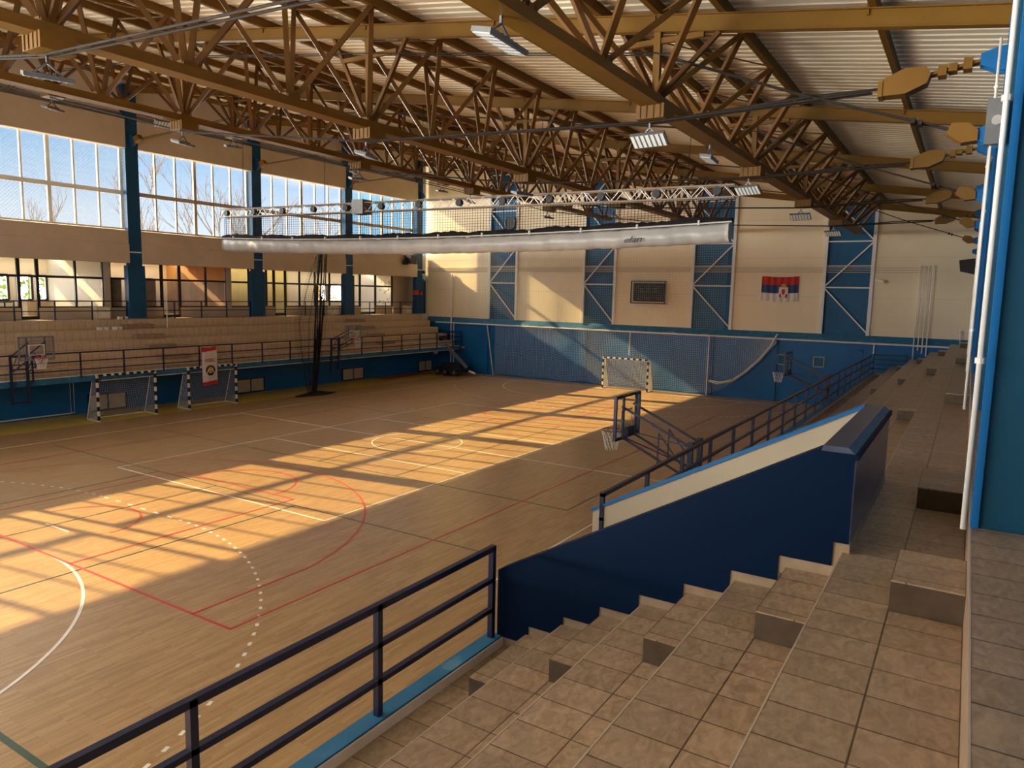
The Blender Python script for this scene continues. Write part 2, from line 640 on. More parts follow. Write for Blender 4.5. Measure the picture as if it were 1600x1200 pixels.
CX, CY = -18.7, 22.35
W, Rr, G, Yl, Og = MB(), MB(), MB(), MB(), MB()
for p, q in (((-23.5, 13.03), (-13.83, 13.03)), ((-23.5, 31.67), (-13.83, 31.67)), ((-23.5, 13.03), (-23.5, 31.67)), ((-13.83, 13.03), (-13.83, 31.67)),
             ((-23.5, 19.33), (-13.83, 19.33)), ((-23.5, 25.37), (-13.83, 25.37)), ((-29.4, CY), (-8.0, CY)),
             ((-29.4, 1.7), (-29.4, 43.0)), ((-8.0, 1.7), (-8.0, 43.0)), ((-29.4, 1.7), (-8.0, 1.7)), ((-29.4, 43.0), (-8.0, 43.0)),
             ((-19.25, 8.8), (-18.15, 8.8)), ((-19.25, 35.9), (-18.15, 35.9))):
    line_mb(W, p, q)
arc_mb(W, (CX + 0.3, CY - 0.02), 1.8, 0, 360)
for gy, s in ((1.7, 1), (43.0, -1)):
    arc_mb(W, (-16.95, gy), 6.05, 0, 90 * s, 0.06)
    arc_mb(W, (-20.45, gy), 6.05, 180, 180 - 90 * s, 0.06)
    line_mb(W, (-20.45, gy + 6.05 * s), (-16.95, gy + 6.05 * s), 0.06, 0.0025)
    arc_mb(W, (-16.95, gy), 9.2, 8, 90 * s, 0.06, dash=(0.18,))
    arc_mb(W, (-20.45, gy), 9.2, 172, 180 - 90 * s, 0.06, dash=(0.18,))
    for i in range(6):
        x = -20.4 + i * 0.6
        line_mb(W, (x, gy + 9.2 * s), (x + 0.2, gy + 9.2 * s), 0.06)
for by, s in ((7.75, 1), (36.95, -1)):
    line_mb(Rr, (-26.8, by), (-10.62, by), 0.06, 0.0045)
    line_mb(Rr, (-11.7, by), (-11.7, by + 2.75 * s), 0.05, 0.0045)
    line_mb(Rr, (-25.7, by), (-25.7, by + 2.75 * s), 0.05, 0.0045)
    a = math.degrees(math.asin(1.15 / 7.1))
    arc_mb(Rr, (CX, by + 1.6 * s), 7.1, a * s, 180 - a * s if s > 0 else -180 + a, 0.05, 60)
    for x in (-21.35, -16.02):
        line_mb(Rr, (x, by), (x, by + 6.15 * s), 0.05, 0.0045)
    line_mb(Rr, (-21.35, by + 6.15 * s), (-16.02, by + 6.15 * s), 0.05, 0.0045)
    arc_mb(Rr, (CX, by + 6.15 * s), 1.85, 0, 180 * s)
    arc_mb(Rr, (CX, by + 1.55 * s), 1.42, 0, 180 * s)
for x in (-26.8, -10.62):
    line_mb(Rr, (x, 7.75), (x, 36.95), 0.05, 0.0045)
for p, q in (((-28.6, 13.52), (-9.25, 13.52)), ((-28.5, 17.65), (-9.1, 17.65)), ((-9.12, 17.65), (-9.12, 27.0)), ((-15.5, 2.0), (-15.5, 13.5)),
             ((-19.0, 6.5), (-19.0, 13.5)), ((-21.95, 2.0), (-21.95, 13.5)), ((-15.5, 17.6), (-15.5, 29.0)), ((-19.0, 17.6), (-19.0, 29.0)),
             ((-18.0, 19.4), (-18.0, 25.4)), ((-28.5, 27.05), (-9.1, 27.05))):
    line_mb(G, p, q, 0.038, 0.004)
line_mb(G, (-12.5, 4.07), (-6.0, 4.07), 0.09, 0.004)
Yl.box((-34.7, YN, 0.0), (-31.85, YE - 0.4, 0.002))
Og.box((-34.6, 37.2, 0.002), (-33.4, 42.5, 0.004))
for nm, mb, m in (('white_court_lines', W, LWHITE), ('red_court_lines', Rr, LRED), ('green_court_lines', G, LGREEN), ('yellow_edge_band', Yl, LYELL), ('orange_edge_patch', Og, LORNG)):
    mb.build(nm, m, floor)

# ------------------------------------------------------------------ east terrace (where the camera stands)
PROF_E = [(2.4, 4.35), (0.13, 4.35), (0.13, 3.9), (-0.745, 3.9), (-0.745, 3.45), (-1.62, 3.45), (-1.62, 3.0), (-2.495, 3.0), (-2.495, 2.55), (-3.37, 2.55),
          (-3.37, 2.1), (-4.12, 2.1), (-4.12, 1.85), (2.4, 1.85)]
mb = MB()
for a, b in ((YN, 6.5), (9.42, 43.9)):
    mb.prism(PROF_E, 1, a, b)
mb.prism([(2.4, 4.35), (0.13, 4.35), (0.13, 3.9), (-0.78, 3.9), (-0.78, 1.85), (2.4, 1.85)], 1, 6.5, 9.42)
terrace_e = struct('floor_terrace_east', mb, TILE, 'brown tiled spectator terrace beside the camera')
mb = MB()
for a, b in ((YN, 6.5), (9.42, 43.9)):
    for x, z in ((0.13, 4.35), (-0.745, 3.9), (-1.62, 3.45), (-2.495, 3.0), (-3.37, 2.55)):
        mb.box((x - 0.003, a, z - 0.008), (x + 0.007, b, z + 0.002))
mb.box((0.124, 6.5, 4.33), (0.142, 9.42, 4.353))
mb.build('nosing', NOSE, terrace_e)
mb, mt = MB(), MB()
for a, b in ((YN, 6.5), (9.3, 43.9)):
    mb.box((-4.29, a, 1.8), (-4.12, b, 2.22))
    mt.box((-4.12, a, 2.1), (-4.105, b, 2.20))
cu = struct('trim_curb_east', mb, LIT_BLUE, 'blue curb along the front of the near terrace, lit tone painted in')
mt.build('curb_tile', CURBT, cu)
struct('wall_podium_east', bx((-1.5, YN, 0), (-1.4, YE, 1.85)), BLUE, 'blue wall under the near terrace')

RIS = [(0.13, 3.9), (-0.745, 3.45), (-1.62, 3.0), (-2.495, 2.55), (-3.37, 2.1)]
steps = [(0, 5.42, 6.15), (1, 5.42, 6.5), (2, 5.42, 6.5), (3, 5.42, 6.5), (4, 5.42, 6.5), (0, 8.4, 9.42), (0, 17.7, 19.1)]
for k in range(1, 5):
    steps.append((k, 17.9, 19.3))
for k in range(5):
    steps.append((k, 30.0, 31.4))
for k in range(5):
    steps.append((k, 41.0, 42.2))
for k, a, b in steps:
    x, z = RIS[k]
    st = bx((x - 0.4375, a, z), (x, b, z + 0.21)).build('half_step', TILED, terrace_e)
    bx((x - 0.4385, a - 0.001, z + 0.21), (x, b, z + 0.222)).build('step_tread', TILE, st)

# stairwell parapet
mb = MB()
y1 = 6.5
lower = [(-0.70, 3.97), (-0.82, 3.97)]
jumps = [(-0.82, 3.98, 3.77), (-1.25, 3.77, 3.54), (-1.66, 3.54, 3.31), (-2.09, 3.31, 3.09), (-2.53, 3.09, 2.86), (-2.95, 2.86, 2.64), (-3.36, 2.64, 2.42), (-3.78, 2.42, 2.21)]
poly = [(-4.18, 2.97), (-4.18, 2.21)]
for x, zu, zl in reversed(jumps):
    poly += [(x, zl), (x, zu)]
poly += [(-0.70, 3.98), (-0.70, 4.74), (-0.95, 4.78)]
mb.prism(poly, 1, y1 - 0.02, y1 + 0.18)
struct('wall_parapet_near', mb, SHADED_BLUE, 'shade-darkened blue parapet wall with stepped foot on the near side of the stairwell')
mb = MB()
for i, (x, zu, zl) in enumerate(jumps):
    x0 = jumps[i + 1][0] if i + 1 < len(jumps) else -4.16
    mb.box((x0 - 0.01, y1 - 0.008, zl - 0.16), (x, y1 + 0.15, zl + 0.02))
    mb.box((x - 0.07, y1 - 0.010, zl - 0.16), (x + 0.012, y1 + 0.15, zu - 0.004))
mb.box((-0.83, y1 - 0.006, 3.85), (-0.692, y1 + 0.17, 3.984))
mb.box((-0.83, y1 - 0.007, 3.45), (-0.725, y1 + 0.16, 3.9))
struct('trim_1', mb, SKIRT, 'brown tile skirting stepping along the near parapet')
mb = MB()
mb.prism([(y1 + 0.18, 4.74), (y1 + 0.18, 3.98), (9.42, 3.98), (9.42, 4.74)], 0, -0.95, -0.70)
mb.box((-0.7, y1 - 0.02, 3.98), (-0.695, 9.42, 4.74))
pe = struct('wall_parapet_end', mb, SHEENWALL, 'worn dark blue end wall of the stairwell parapet, sheen painted in')
mb = MB()
mb.prism([(-0.97, 4.735), (-0.685, 4.735), (-0.76, 4.80), (-0.95, 4.80)], 1, y1 - 0.035, 9.44)
mb.build('coping', SHEENWALL, pe)
bx((-0.708, y1 - 0.02, 3.9), (-0.69, 9.42, 3.98)).build('skirting', SKIRT, pe)
mb = MB()
mb.box((-0.715, y1 - 0.04, 4.70), (-0.676, 9.445, 4.75))
mb.box((-0.99, y1 - 0.045, 4.70), (-0.676, y1 - 0.02, 4.75))
mb.build('edge_stripe', SHADED_BLUE, pe)
mb = MB()
mb.prism([(-4.36, 2.93), (-4.36, 0.0), (-0.95, 0.0), (-0.95, 4.78)], 1, 9.24, 9.42)
struct('wall_parapet_far', mb, paint('parapet_beige', (0.46, 0.38, 0.27), 0.7, 0.05, 1.5), 'beige inner face of the parapet across the stairwell')
mb = MB()
mb.prism([(-4.38, 2.96), (-4.38, 2.92), (-0.95, 4.77), (-0.95, 4.81)], 1, 9.22, 9.44)
struct('trim_2', mb, BLUE, 'thin blue coping on the far stairwell parapet')
struct('wall_stairwell', bx((-0.95, 6.68, 0), (-0.86, 9.24, 3.98)), BEIGE, 'beige back of the stairwell')

# ------------------------------------------------------------------ west terrace and gallery floor
GZ = 4.30
RW = [(-35.8, 3.83), (-35.0, 3.36), (-34.2, 2.89), (-33.4, 2.42), (-32.75, 1.95)]
PROF_W = [(-44.0, GZ), (-35.8, GZ), (-35.8, 3.83), (-35.0, 3.83), (-35.0, 3.36), (-34.2, 3.36), (-34.2, 2.89), (-33.4, 2.89), (-33.4, 2.42), (-32.75, 2.42),
          (-32.75, 1.95), (-32.42, 1.95), (-32.42, 1.81), (-44.0, 1.81)]
terrace_w = struct('floor_terrace_west', MB().prism(list(reversed(PROF_W)), 1, YN, 43.9), TILEL, 'beige tiled spectator terrace across the hall')
bx((-44.0, YN, GZ), (-36.5, 43.9, GZ + 0.01)).build('gallery_floor', GALFL, terrace_w)
cw = struct('trim_curb_west', bx((-32.42, YN, 1.81), (-32.2, 44.2, 2.06)), LIT_BLUE, 'blue curb band along the far terrace')
bx((-32.425, YN, 2.06), (-32.25, 43.9, 2.075)).build('curb_tile', CURBT, cw)
for a, b in ((20.3, 21.8), (35.9, 37.3), (5.2, 6.6)):
    for k, (x, z) in enumerate(RW):
        dx = 0.4 if k < 4 else 0.3
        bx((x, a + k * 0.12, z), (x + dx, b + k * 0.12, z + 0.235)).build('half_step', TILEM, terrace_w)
mb = MB()
mb.box((-34.9, YN, 0), (-34.7, YE, 1.81))
wl = struct('wall_left', mb, BLUE, 'blue wall under the far terrace')
# thin light conduit loops on it
mb = MB()
for pts in ([(-34.66, 9.0, 0.08), (-34.66, 17.2, 0.08), (-34.66, 17.2, 1.75), (-34.66, 17.35, 1.75), (-34.66, 17.35, 0.1), (-34.66, 9.0, 0.12)],):
    mb.tube(pts, 0.018, 5)
mb.build('conduit', WHITE, wl)
tag(MB().tube([(-32.19, 17.3, 1.80), (-32.19, 43.9, 1.80)], 0.022, 6).build('cable_conduit', BEIGE), 'thin pale conduit under the blue curb of the far terrace', 'conduit')

# ------------------------------------------------------------------ west wall: spandrels, windows, high band
mb = MB()
mb.box((-36.5, YN, 7.10), (-36.1, YE, 8.75))
mb.box((-36.5, YN, 13.05), (-36.1, YE, 16.2))
wlu = struct('wall_left_upper', mb, CREAM, 'cream wall above and below the high windows')
mb, mb2, mb3 = MB(), MB(), MB()
for i in range(len(FR) - 1):
    a, b = FR[i] + 0.33, FR[i + 1] - 0.33
    mb.box((-36.1, a, 12.68), (-35.72, b, 14.05))
    mb2.prism([(-36.1, 7.1), (-35.74, 7.1), (-35.74, 8.02), (-35.80, 8.06), (-35.80, 8.70), (-36.1, 8.75)], 1, a + 0.005, b - 0.005)
    mb3.box((-36.1, a, 14.05), (-35.95, b, 14.35))
mb.build('window_hood', CREAMW, wlu)
mb2.build('spandrel_panel', CREAMW, wlu)
mb3.build('painted_shadow_strip', GREY, wlu)  # grey strip put in for the shade above the hoods
for i in range(len(FR) - 1):
    a, b = FR[i] + 0.33, FR[i + 1] - 0.33
    fr = MB()
    xw, t = -36.25, 0.05
    for j in range(7):
        y = a + (b - a) * j / 6
        w = 0.16 if j in (0, 3, 6) else 0.075
        fr.box((xw - 0.06, y - w / 2, 8.75), (xw + 0.06, y + w / 2, 13.05))
    for z, h in ((8.79, 0.08), (10.56, 0.2), (13.02, 0.08)):
        fr.box((xw - 0.055, a, z - h / 2), (xw + 0.055, b, z + h / 2))
    w = struct('window_%d' % (i + 1), fr, MULL, 'high window of twelve panes, bay %d' % (i + 1))
    bx((xw - 0.006, a, 8.75), (xw + 0.006, b, 13.05)).build('window_glass', GLASS, w)
# reveal at the far end of the windows
for i in range(len(FR) - 1):
    pass

# protective mesh in front of the first visible windows (fine diagonal net)
mb = MB()
for k in range(0, 110):
    y0 = 8.4 + k * 0.16
    for s in (1, -1):
        ya, yb = (y0, y0 + 3.9) if s > 0 else (y0 + 3.9, y0)
        p, q = Vector((-35.9, ya, 8.75)), Vector((-35.9, yb, 12.65))
        lo, hi = 6.8, 20.85
        ts = [0.0, 1.0]
        dy = q.y - p.y
        t0, t1 = sorted(((lo - p.y) / dy, (hi - p.y) / dy))
        t0, t1 = max(0, t0), min(1, t1)
        if t1 - t0 > 0.03:
            mb.bar(p + (q - p) * t0, p + (q - p) * t1, 0.006)
tag(mb.build('window_safety_net', NETG), 'fine diamond safety net in front of the first high window', 'net')

# gallery glazing behind the west columns
XG = -37.1
bays = [(-1.0, 13.4), (13.6, 20.25), (20.6, 27.45), (27.7, 36.9), (37.1, 41.9)]
doors = {1: (16.4, 17.2), 2: (23.4, 24.45), 3: (30.9, 31.8), 4: (38.5, 40.1)}
for i, (a, b) in enumerate(bays):
    fr, gl = MB(), MB()
    d = doors.get(i)
    ys = [a]
    n = max(3, int((b - a) / 1.25))
    for j in range(1, n):
        y = a + (b - a) * j / n
        if d is None or not (d[0] - 0.5 < y < d[1] + 0.5):
            ys.append(y)
    ys.append(b)
    if d:
        ys += list(d)
    for y in ys:
        w = 0.14 if d and y in d else 0.09
        z0 = GZ if d and y in d else 4.86
        fr.box((XG - 0.05, y - w / 2, z0), (XG + 0.05, y + w / 2, 7.22))
    for z, h in ((7.19, 0.08), (6.32, 0.11), (4.88, 0.07)):
        if d and z < 5:
            fr.box((XG - 0.045, a, z - h / 2), (XG + 0.045, d[0], z + h / 2))
            fr.box((XG - 0.045, d[1], z - h / 2), (XG + 0.045, b, z + h / 2))
            fr.box((XG - 0.045, d[0], GZ), (XG + 0.045, d[1], GZ + 0.16))
        else:
            fr.box((XG - 0.045, a, z - h / 2), (XG + 0.045, b, z + h / 2))
    gl.box((XG - 0.005, a, GZ + 0.1), (XG + 0.005, b, 7.2))
    w = struct('window_%d' % (i + 7), fr, DARKFR, 'dark framed gallery glazing, bay %d' % (i + 1))
    gl.build('gallery_glass', GLASS, w)
    sill = MB()
    if d:
        sill.box((XG - 0.08, a, GZ), (XG + 0.08, d[0], 4.84))
        sill.box((XG - 0.08, d[1], GZ), (XG + 0.08, b, 4.84))
    else:
        sill.box((XG - 0.08, a, GZ), (XG + 0.08, b, 4.84))
    sill.build('sill_wall', CREAMW, w)
mb = MB()
rnd_ = random.Random(4)
for j in range(16):
    y, z = 40.3 + rnd_.random() * 1.4, 5.0 + rnd_.random() * 2.0
    rr = 0.05 + 0.10 * rnd_.random()
    pts_ = []
    for k in range(12):
        a_ = k * 0.55 + j
        pts_.append((XG + 0.012, y + rr * (1 - k * 0.06) * math.cos(a_), z + rr * (1 - k * 0.06) * math.sin(a_)))
    mb.tube(pts_, 0.012, 4)
mb.build('curl_sticker_pattern', BLACK, w)
mb = MB()
for y in (13.5, 20.42, 27.57, 37.0):
    mb.box((XG - 0.15, y - 0.16, GZ), (XG + 0.1, y + 0.16, 7.3))
mb.box((XG - 0.1, 41.95, GZ), (XG + 0.1, YE, 7.3))
mb.box((XG - 0.06, YN, 7.22), (XG + 0.06, 41.95, 7.45))
struct('wall_gallery', mb, CREAMW, 'cream piers between the gallery windows')
# rooms behind
struct('ceiling_gallery', MB().box((-41.4, YN, 7.4), (-36.1, YE, 7.6)).box((-44.2, YN, 7.4), (-42.7, YE, 7.6)), ROOMW, 'low ceiling over the gallery')  # open strip is an unseen gap added to let daylight into the rooms
bw = MB()
wins = [(12.2, 13.4), (14.5, 15.9), (16.4, 18.5), (18.95, 19.65), (19.95, 20.4), (25.9, 26.5), (39.8, 40.9), (41.1, 42.6)]
ys = [YN] + [v for w in wins for v in w] + [YE]
for a, b in zip(ys[0::2], ys[1::2]):
    bw.box((-43.2, a, GZ), (-43.0, b, 7.4))
for a, b in wins:
    bw.box((-43.2, a, GZ), (-43.0, b, 5.1))
    bw.box((-43.2, a, 6.4), (-43.0, b, 7.4))
wb = struct('wall_gallery_back', bw, ROOMW, 'white back wall of the rooms behind the gallery')
bars = MB()
for a, b in wins:
    for y in (a, b):
        bars.box((-43.05, y - 0.06, 5.1), (-42.95, y + 0.06, 6.4))
    for z in (5.1, 6.4):
        bars.box((-43.05, a, z - 0.05), (-42.95, b, z + 0.05))
bars.build('back_window_frame', DARKFR, wb)
mb = MB()
mb.box((-43.0, 20.45, GZ), (XG - 0.1, 20.6, 7.4))
struct('wall_partition_white', mb, ROOMW, 'white partition at the end of the bright first gallery room')
struct('wall_partition_brown', MB().box((-43.0, 27.5, GZ), (XG - 0.1, 27.62, 6.25)), WOODP, 'brown panelled wall inside the orange gallery room')
struct('wall_partition_orange', bx((-43.0, 27.5, 6.25), (XG - 0.1, 27.62, 7.4)), ORNG, 'orange upper wall inside the second gallery room')
struct('ceiling_orange', bx((-41.4, 20.7, 7.30), (XG - 0.1, 27.4, 7.38)), ORNG, 'orange ceiling of the second gallery room')
struct('wall_partition_yellow', bx((-42.95, 27.7, GZ), (-42.85, 37.0, 7.4)), YELLW, 'yellow wall inside the third gallery room')
mb = MB()
for a, b in ((20.75, 21.4), (22.2, 23.3)):
    n = 24
    vs, fs = [], []
    for j in range(n + 1):
        y = a + (b - a) * j / n
        x = XG - 0.35 + (0.05 if j % 2 else -0.05)
        vs += [(x, y, GZ + 0.012), (x, y, 6.35)]
    for j in range(n):
        fs.append((2 * j, 2 * j + 2, 2 * j + 3, 2 * j + 1))
    c = MB().add(vs, fs).build('curtain', CURTAIN)
    tag(c, 'beige pleated curtain behind the gallery glass %s the blue column' % ('before' if a < 21 else 'after'), 'curtain')
# tables and chairs seen in the first room
t = thing('cafe_table', 'dark round table inside the first gallery room', 'table', (-40.2, 16.2, GZ))
bx((-40.7, 15.4, GZ + 0.72), (-39.7, 17.3, GZ + 0.77)).build('tabletop', BLACK, t)
for y in (15.6, 17.1):
    MB().tube([(-40.2, y, GZ + 0.01), (-40.2, y, GZ + 0.72)], 0.04, 8).build('leg', BLACK, t)
t = thing('desk', 'pale desk below the window in the first gallery room', 'desk', (-41.8, 19.4, GZ))
bx((-42.3, 18.6, GZ + 0.72), (-41.4, 20.2, GZ + 0.76)).build('desktop', WHITE, t)
bx((-42.2, 18.7, GZ + 0.01), (-41.5, 20.1, GZ + 0.72)).build('desk_base', BEIGE, t)

# ------------------------------------------------------------------ columns
ORD = ['first', 'second', 'third', 'fourth', 'fifth', 'sixth', 'seventh']
for i, y in enumerate(FR):
    if 1 <= i:
        nm = ['', 'hidden before the frame', 'beside the first high window', 'between the first two high windows that show whole', 'behind the left end of the hanging curtain roll',
              'behind the middle of the hanging curtain roll', 'in the corner by the end wall'][i]
        if i >= 2:
            c = thing('steel_column', 'blue column of the window wall, %s' % nm, 'column', (-36.1, y, GZ), 'columns along the window wall', 'thing')
            bx((-36.1, y - 0.33, 6.98), (XW, y + 0.33, zroof(-36) + 0.02)).build('shaft', WCOL, c)
            bx((-36.1, y - 0.46, GZ + 0.06), (XW + 0.05, y + 0.44, 6.98)).build('lower_pier', WCOL, c)
            bx((-36.1, y - 0.5, GZ), (XW + 0.02, y + 0.5, GZ + 0.06)).build('base', GREY, c)
            bx((XW, y - 0.30, 7.62), (XW + 0.02, y + 0.30, 7.67)).build('band', WHITE, c)
            g = MB().prism([(XW, 13.45), (XW, 12.75), (XW + 0.25, 12.85), (XW + 0.45, 13.05), (XW + 0.25, 13.35)], 1, y - 0.09, y + 0.09)
            g.build('cable_bracket', WCOL, c)
for i, y in enumerate(FR):
    if i < 1:
        continue
    nm = ['', 'closest to the camera, with a tall white pipe', 'second along the upper walkway with the grey junction plate', 'third along the upper walkway',
          'fourth along the upper walkway', 'fifth along the upper walkway', 'last along the upper walkway by the end wall'][i]
    c = thing('steel_column', 'blue walkway column, %s' % nm, 'column', (0.6, y, 4.35), 'columns along the upper walkway', 'thing')
    ya, yb = (y - 0.12, y + 0.70) if i == 1 else (y - 0.35, y + 0.35)
    bx((XE + 0.03, ya, 4.35), (0.95, yb, 10.62)).build('shaft', TEAL, c)
    bx((XE, ya - 0.015, 4.35), (XE + 0.05, ya + 0.16, 10.25)).build('flange', BLUE, c)  # lighter blue stands in for the lit side of the column
    for zc, w in ((9.74, 0.20), (8.62, 0.19)):
        g = MB()
        for dy in (-0.11, 0.09):
            g.prism([(0.18, zc - w), (0.18, zc + w * 0.8), (0.06, zc + w * 0.8), (-0.20, zc + 0.08), (-0.20, zc - 0.08), (0.04, zc - w)], 1, y + dy, y + dy + 0.03)
        MB.build(g, 'cable_bracket', BLUE, c)
# wall pipes along the east columns (white heating risers)
for i, (y, x, z0, z1, lab) in enumerate(((6.15, 0.085, 4.36, 10.6, 'white pipe running up the closest blue column'), (13.3, 0.04, 4.36, 9.9, 'white pipe running up the second blue column'),
                                         (20.7, 0.03, 4.36, 9.9, 'white pipe on the third blue column'), (28.1, 0.02, 4.36, 8.6, 'short white pipe on the fourth blue column'))):
    p = thing('heating_pipe', lab, 'pipe', (x, y, z0), 'white pipes on the walkway columns')
    MB().tube([(x, y, z0), (x, y, z1)], 0.021, 10).build('riser', WHITE, p, True)
    for z in (5.6, 7.4, 9.2):
        if z < z1:
            MB().tube([(x, y, z - 0.02), (x, y, z + 0.02)], 0.034, 10).build('clip', WHITE, p)
jp = thing('junction_plate', 'grey junction plate with a round knob on the second column pipe', 'junction box', (0.02, 13.2, 8.4))
bx((-0.05, 13.1, 8.35), (0.22, 13.29, 9.0)).build('plate', GREY, jp)
MB().tube([(0.09, 13.1, 8.68), (0.09, 13.05, 8.68)], 0.07, 14).build('knob', ALU, jp)

# ------------------------------------------------------------------ east wall, near wall
struct('wall_right', bx((2.4, YN, 1.85), (2.6, YE, 11.2)), BLUE, 'blue wall behind the upper walkway')
mb = MB()
mb.box((-44.2, YN - 0.2, 0), (2.6, YN, 3.0))
mb.box((-44.2, YN - 0.2, 3.0), (-34.0, YN, 16.5))
mb.box((-6.0, YN - 0.2, 3.0), (2.6, YN, 12.5))
mb.prism([(-34.0, 11.6), (-6.0, 11.6), (-6.0, 12.5), (-34.0, 16.5)], 1, YN - 0.2, YN)
struct('wall_near', mb, CREAM, 'cream end wall behind the camera around the added window')
fr = MB()
for j in range(15):
    x = -34.0 + 2.0 * j
    fr.box((x - 0.06, YN - 0.15, 3.0), (x + 0.06, YN - 0.05, 11.6))
for z in (3.05, 5.9, 8.8, 11.55):
    fr.box((-34.0, YN - 0.14, z - 0.05), (-6.0, YN - 0.06, z + 0.05))
w = struct('window_12', fr, MULL, 'unseen tall end window behind the camera, added for fill light')  # unseen glazing added to let fill light into the hall
bx((-34.0, YN - 0.105, 3.0), (-6.0, YN - 0.095, 11.6)).build('window_glass', GLASS, w)

# ------------------------------------------------------------------ far end wall
struct('wall_end', bx((-44.2, YE, 0), (2.6, YE + 0.35, 3.72)), BLUE, 'blue lower part of the end wall')
mb = MB().prism([(YE - 0.06, 3.72), (YE + 0.35, 3.72), (YE + 0.35, 4.12), (YE + 0.1, 4.12)], 0, -36.0, 0.2)
struct('trim_3', mb, LIT_BLUE, 'blue sloping ledge across the end wall, lit tone painted in')
BAYBLUE = paint('bay_blue_sheet', (0.013, 0.115, 0.25), 0.5, 0.08, 0.6, spec=0.3)
mb = MB().box((-44.2, YE + 0.2, 4.1), (2.6, YE + 0.45, 16.4))
wu = struct('wall_end_upper', mb, BAYBLUE, 'blue sheet behind the bracing of the upper end wall')
bayx = [(-30.1, -27.75), (-22.4, -20.1), (-14.85, -12.35), (-7.2, -4.75)]
edges = [-36.1] + [v for b in bayx for v in b] + [0.3]
for a, b in zip(edges[0::2], edges[1::2]):
    p = bx((a, YE + 0.1, 4.1), (b, YE + 0.2, zroof((a + b) / 2) + 0.6)).build('wall_panel', PANEL, wu)
    n = 2
    seams = MB()
    for z in (6.2, 8.4, 10.6, 12.8):
        if z < zroof(b):
            seams.box((a, YE + 0.094, z), (b, YE + 0.1, z + 0.012))
    seams.build('panel_seam', BEIGE, p)
bnames = ['farthest along by the round horn speaker', 'just beside the scoreboard', 'between the scoreboard and the flag', 'by the four white risers']
for k, (a, b) in enumerate(bayx):
    t = thing('wall_bracing', 'white cross bracing on the blue strip %s' % bnames[k], 'bracing', ((a + b) / 2, YE + 0.05, 4.12), 'braced blue strips of the end wall', 'thing')
    zt = zroof(b) - 0.1
    for x in (a, b):
        MB().box((x - 0.09, YE + 0.0, 4.12), (x + 0.09, YE + 0.1, zt)).build('post', WHITE, t)
    z, left = 4.2, False
    while z < zt - 0.3:
        z2 = min(z + 2.55, zt)
        f = (z2 - z) / 2.55
        xs, xe = (b, a) if not left else (a, b)
        MB().bar((xs, YE + 0.06, z), (xs + (xe - xs) * f, YE + 0.06, z2), 0.07, 0.07).build('diagonal', WHITE, t)
        if z2 < zt:
            MB().bar((a, YE + 0.07, z2), (b, YE + 0.07, z2), 0.07, 0.07).build('strut', WHITE, t)
        z, left = z2, not left
    MB().bar((a, YE + 0.07, 7.95), (b, YE + 0.07, 7.95), 0.05, 0.05).build('strut', WHITE, t)
mb = MB()
for z in (7.62, 7.74, 7.86):
    mb.tube([(-36, YE + 0.07, z), (-2.0, YE + 0.07, z - 0.02)], 0.02, 6)
tag(mb.build('pipe_run', BEIGE), 'three thin pipes running across the end wall above the scoreboard', 'pipe')
for j, x in enumerate((-2.45, -2.25, -2.05, -1.85)):
    tag(MB().tube([(x, YE - 0.12, 3.6 - 0.15 * j if j else 2.9), (x, YE - 0.12, 7.75 + 0.03 * j), (x + 0.03, YE + 0.05, 7.95)], 0.03, 8).build('riser_pipe', WHITE, smooth=True),
        'one of four white riser pipes near the walkway end of the end wall', 'pipe', 'four white riser pipes')
tag(MB().tube([(-34.9, YE - 0.1, 3.7), (-0.35, YE - 0.1, 3.7), (-0.35, YE - 0.1, 4.6)], 0.05, 8).build('heating_pipe', WHITE), 'white pipe running along the ledge of the end wall', 'pipe')
for x, z0, lab in ((-18.8, 2.15, 'white drop pipe behind the goal on the end wall'), (-4.35, 3.0, 'white drop pipe beside the terrace end'), (-33.2, 0.1, 'white drop pipe by the mobile hoop corner')):
    tag(MB().tube([(x, YE - 0.08, z0), (x, YE - 0.08, 3.7)], 0.04, 8).build('drop_pipe', WHITE), lab, 'pipe')
tag(MB().tube([(-33.45, YE - 0.08, 0.1), (-33.45, YE - 0.08, 4.2), (-33.45, YE + 0.02, 7.4)], 0.05, 8).build('drop_pipe', WHITE), 'taller white pipe rising up the end wall corner', 'pipe')
# dark reveals and pilasters on the blue wall
mb = MB()
for x in (-30.4, -22.3, -13.6, -9.8):
    mb.box((x, YE - 0.10, 0), (x + 0.35, YE, 3.6))
mb.box((-9.5, YE - 0.05, 3.25), (-4.9, YE, 3.45))
mb.box((-5.2, YE - 0.05, 2.0), (-4.9, YE, 3.3))
struct('trim_4', mb, BLUE, 'blue pilasters on the end wall')
for x, lab in ((-9.15, 'small pale vent grille behind the far hoop'), (-7.15, 'small square vent grille beyond the far hoop')):
    t = thing('wall_vent', lab, 'vent', (x, YE - 0.02, 2.2), 'vent grilles on the end wall')
    fr = MB()
    for dx in (-0.3, 0.26):
        fr.box((x + dx, YE - 0.04, 2.2), (x + dx + 0.04, YE - 0.005, 2.8))
    for dz in (0, 0.56):
        fr.box((x - 0.3, YE - 0.04, 2.2 + dz), (x + 0.3, YE - 0.005, 2.24 + dz))
    fr.build('frame', BEIGE, t)
    bx((x - 0.26, YE - 0.02, 2.24), (x + 0.26, YE - 0.008, 2.76)).build('grille', LIT_BLUE, t)

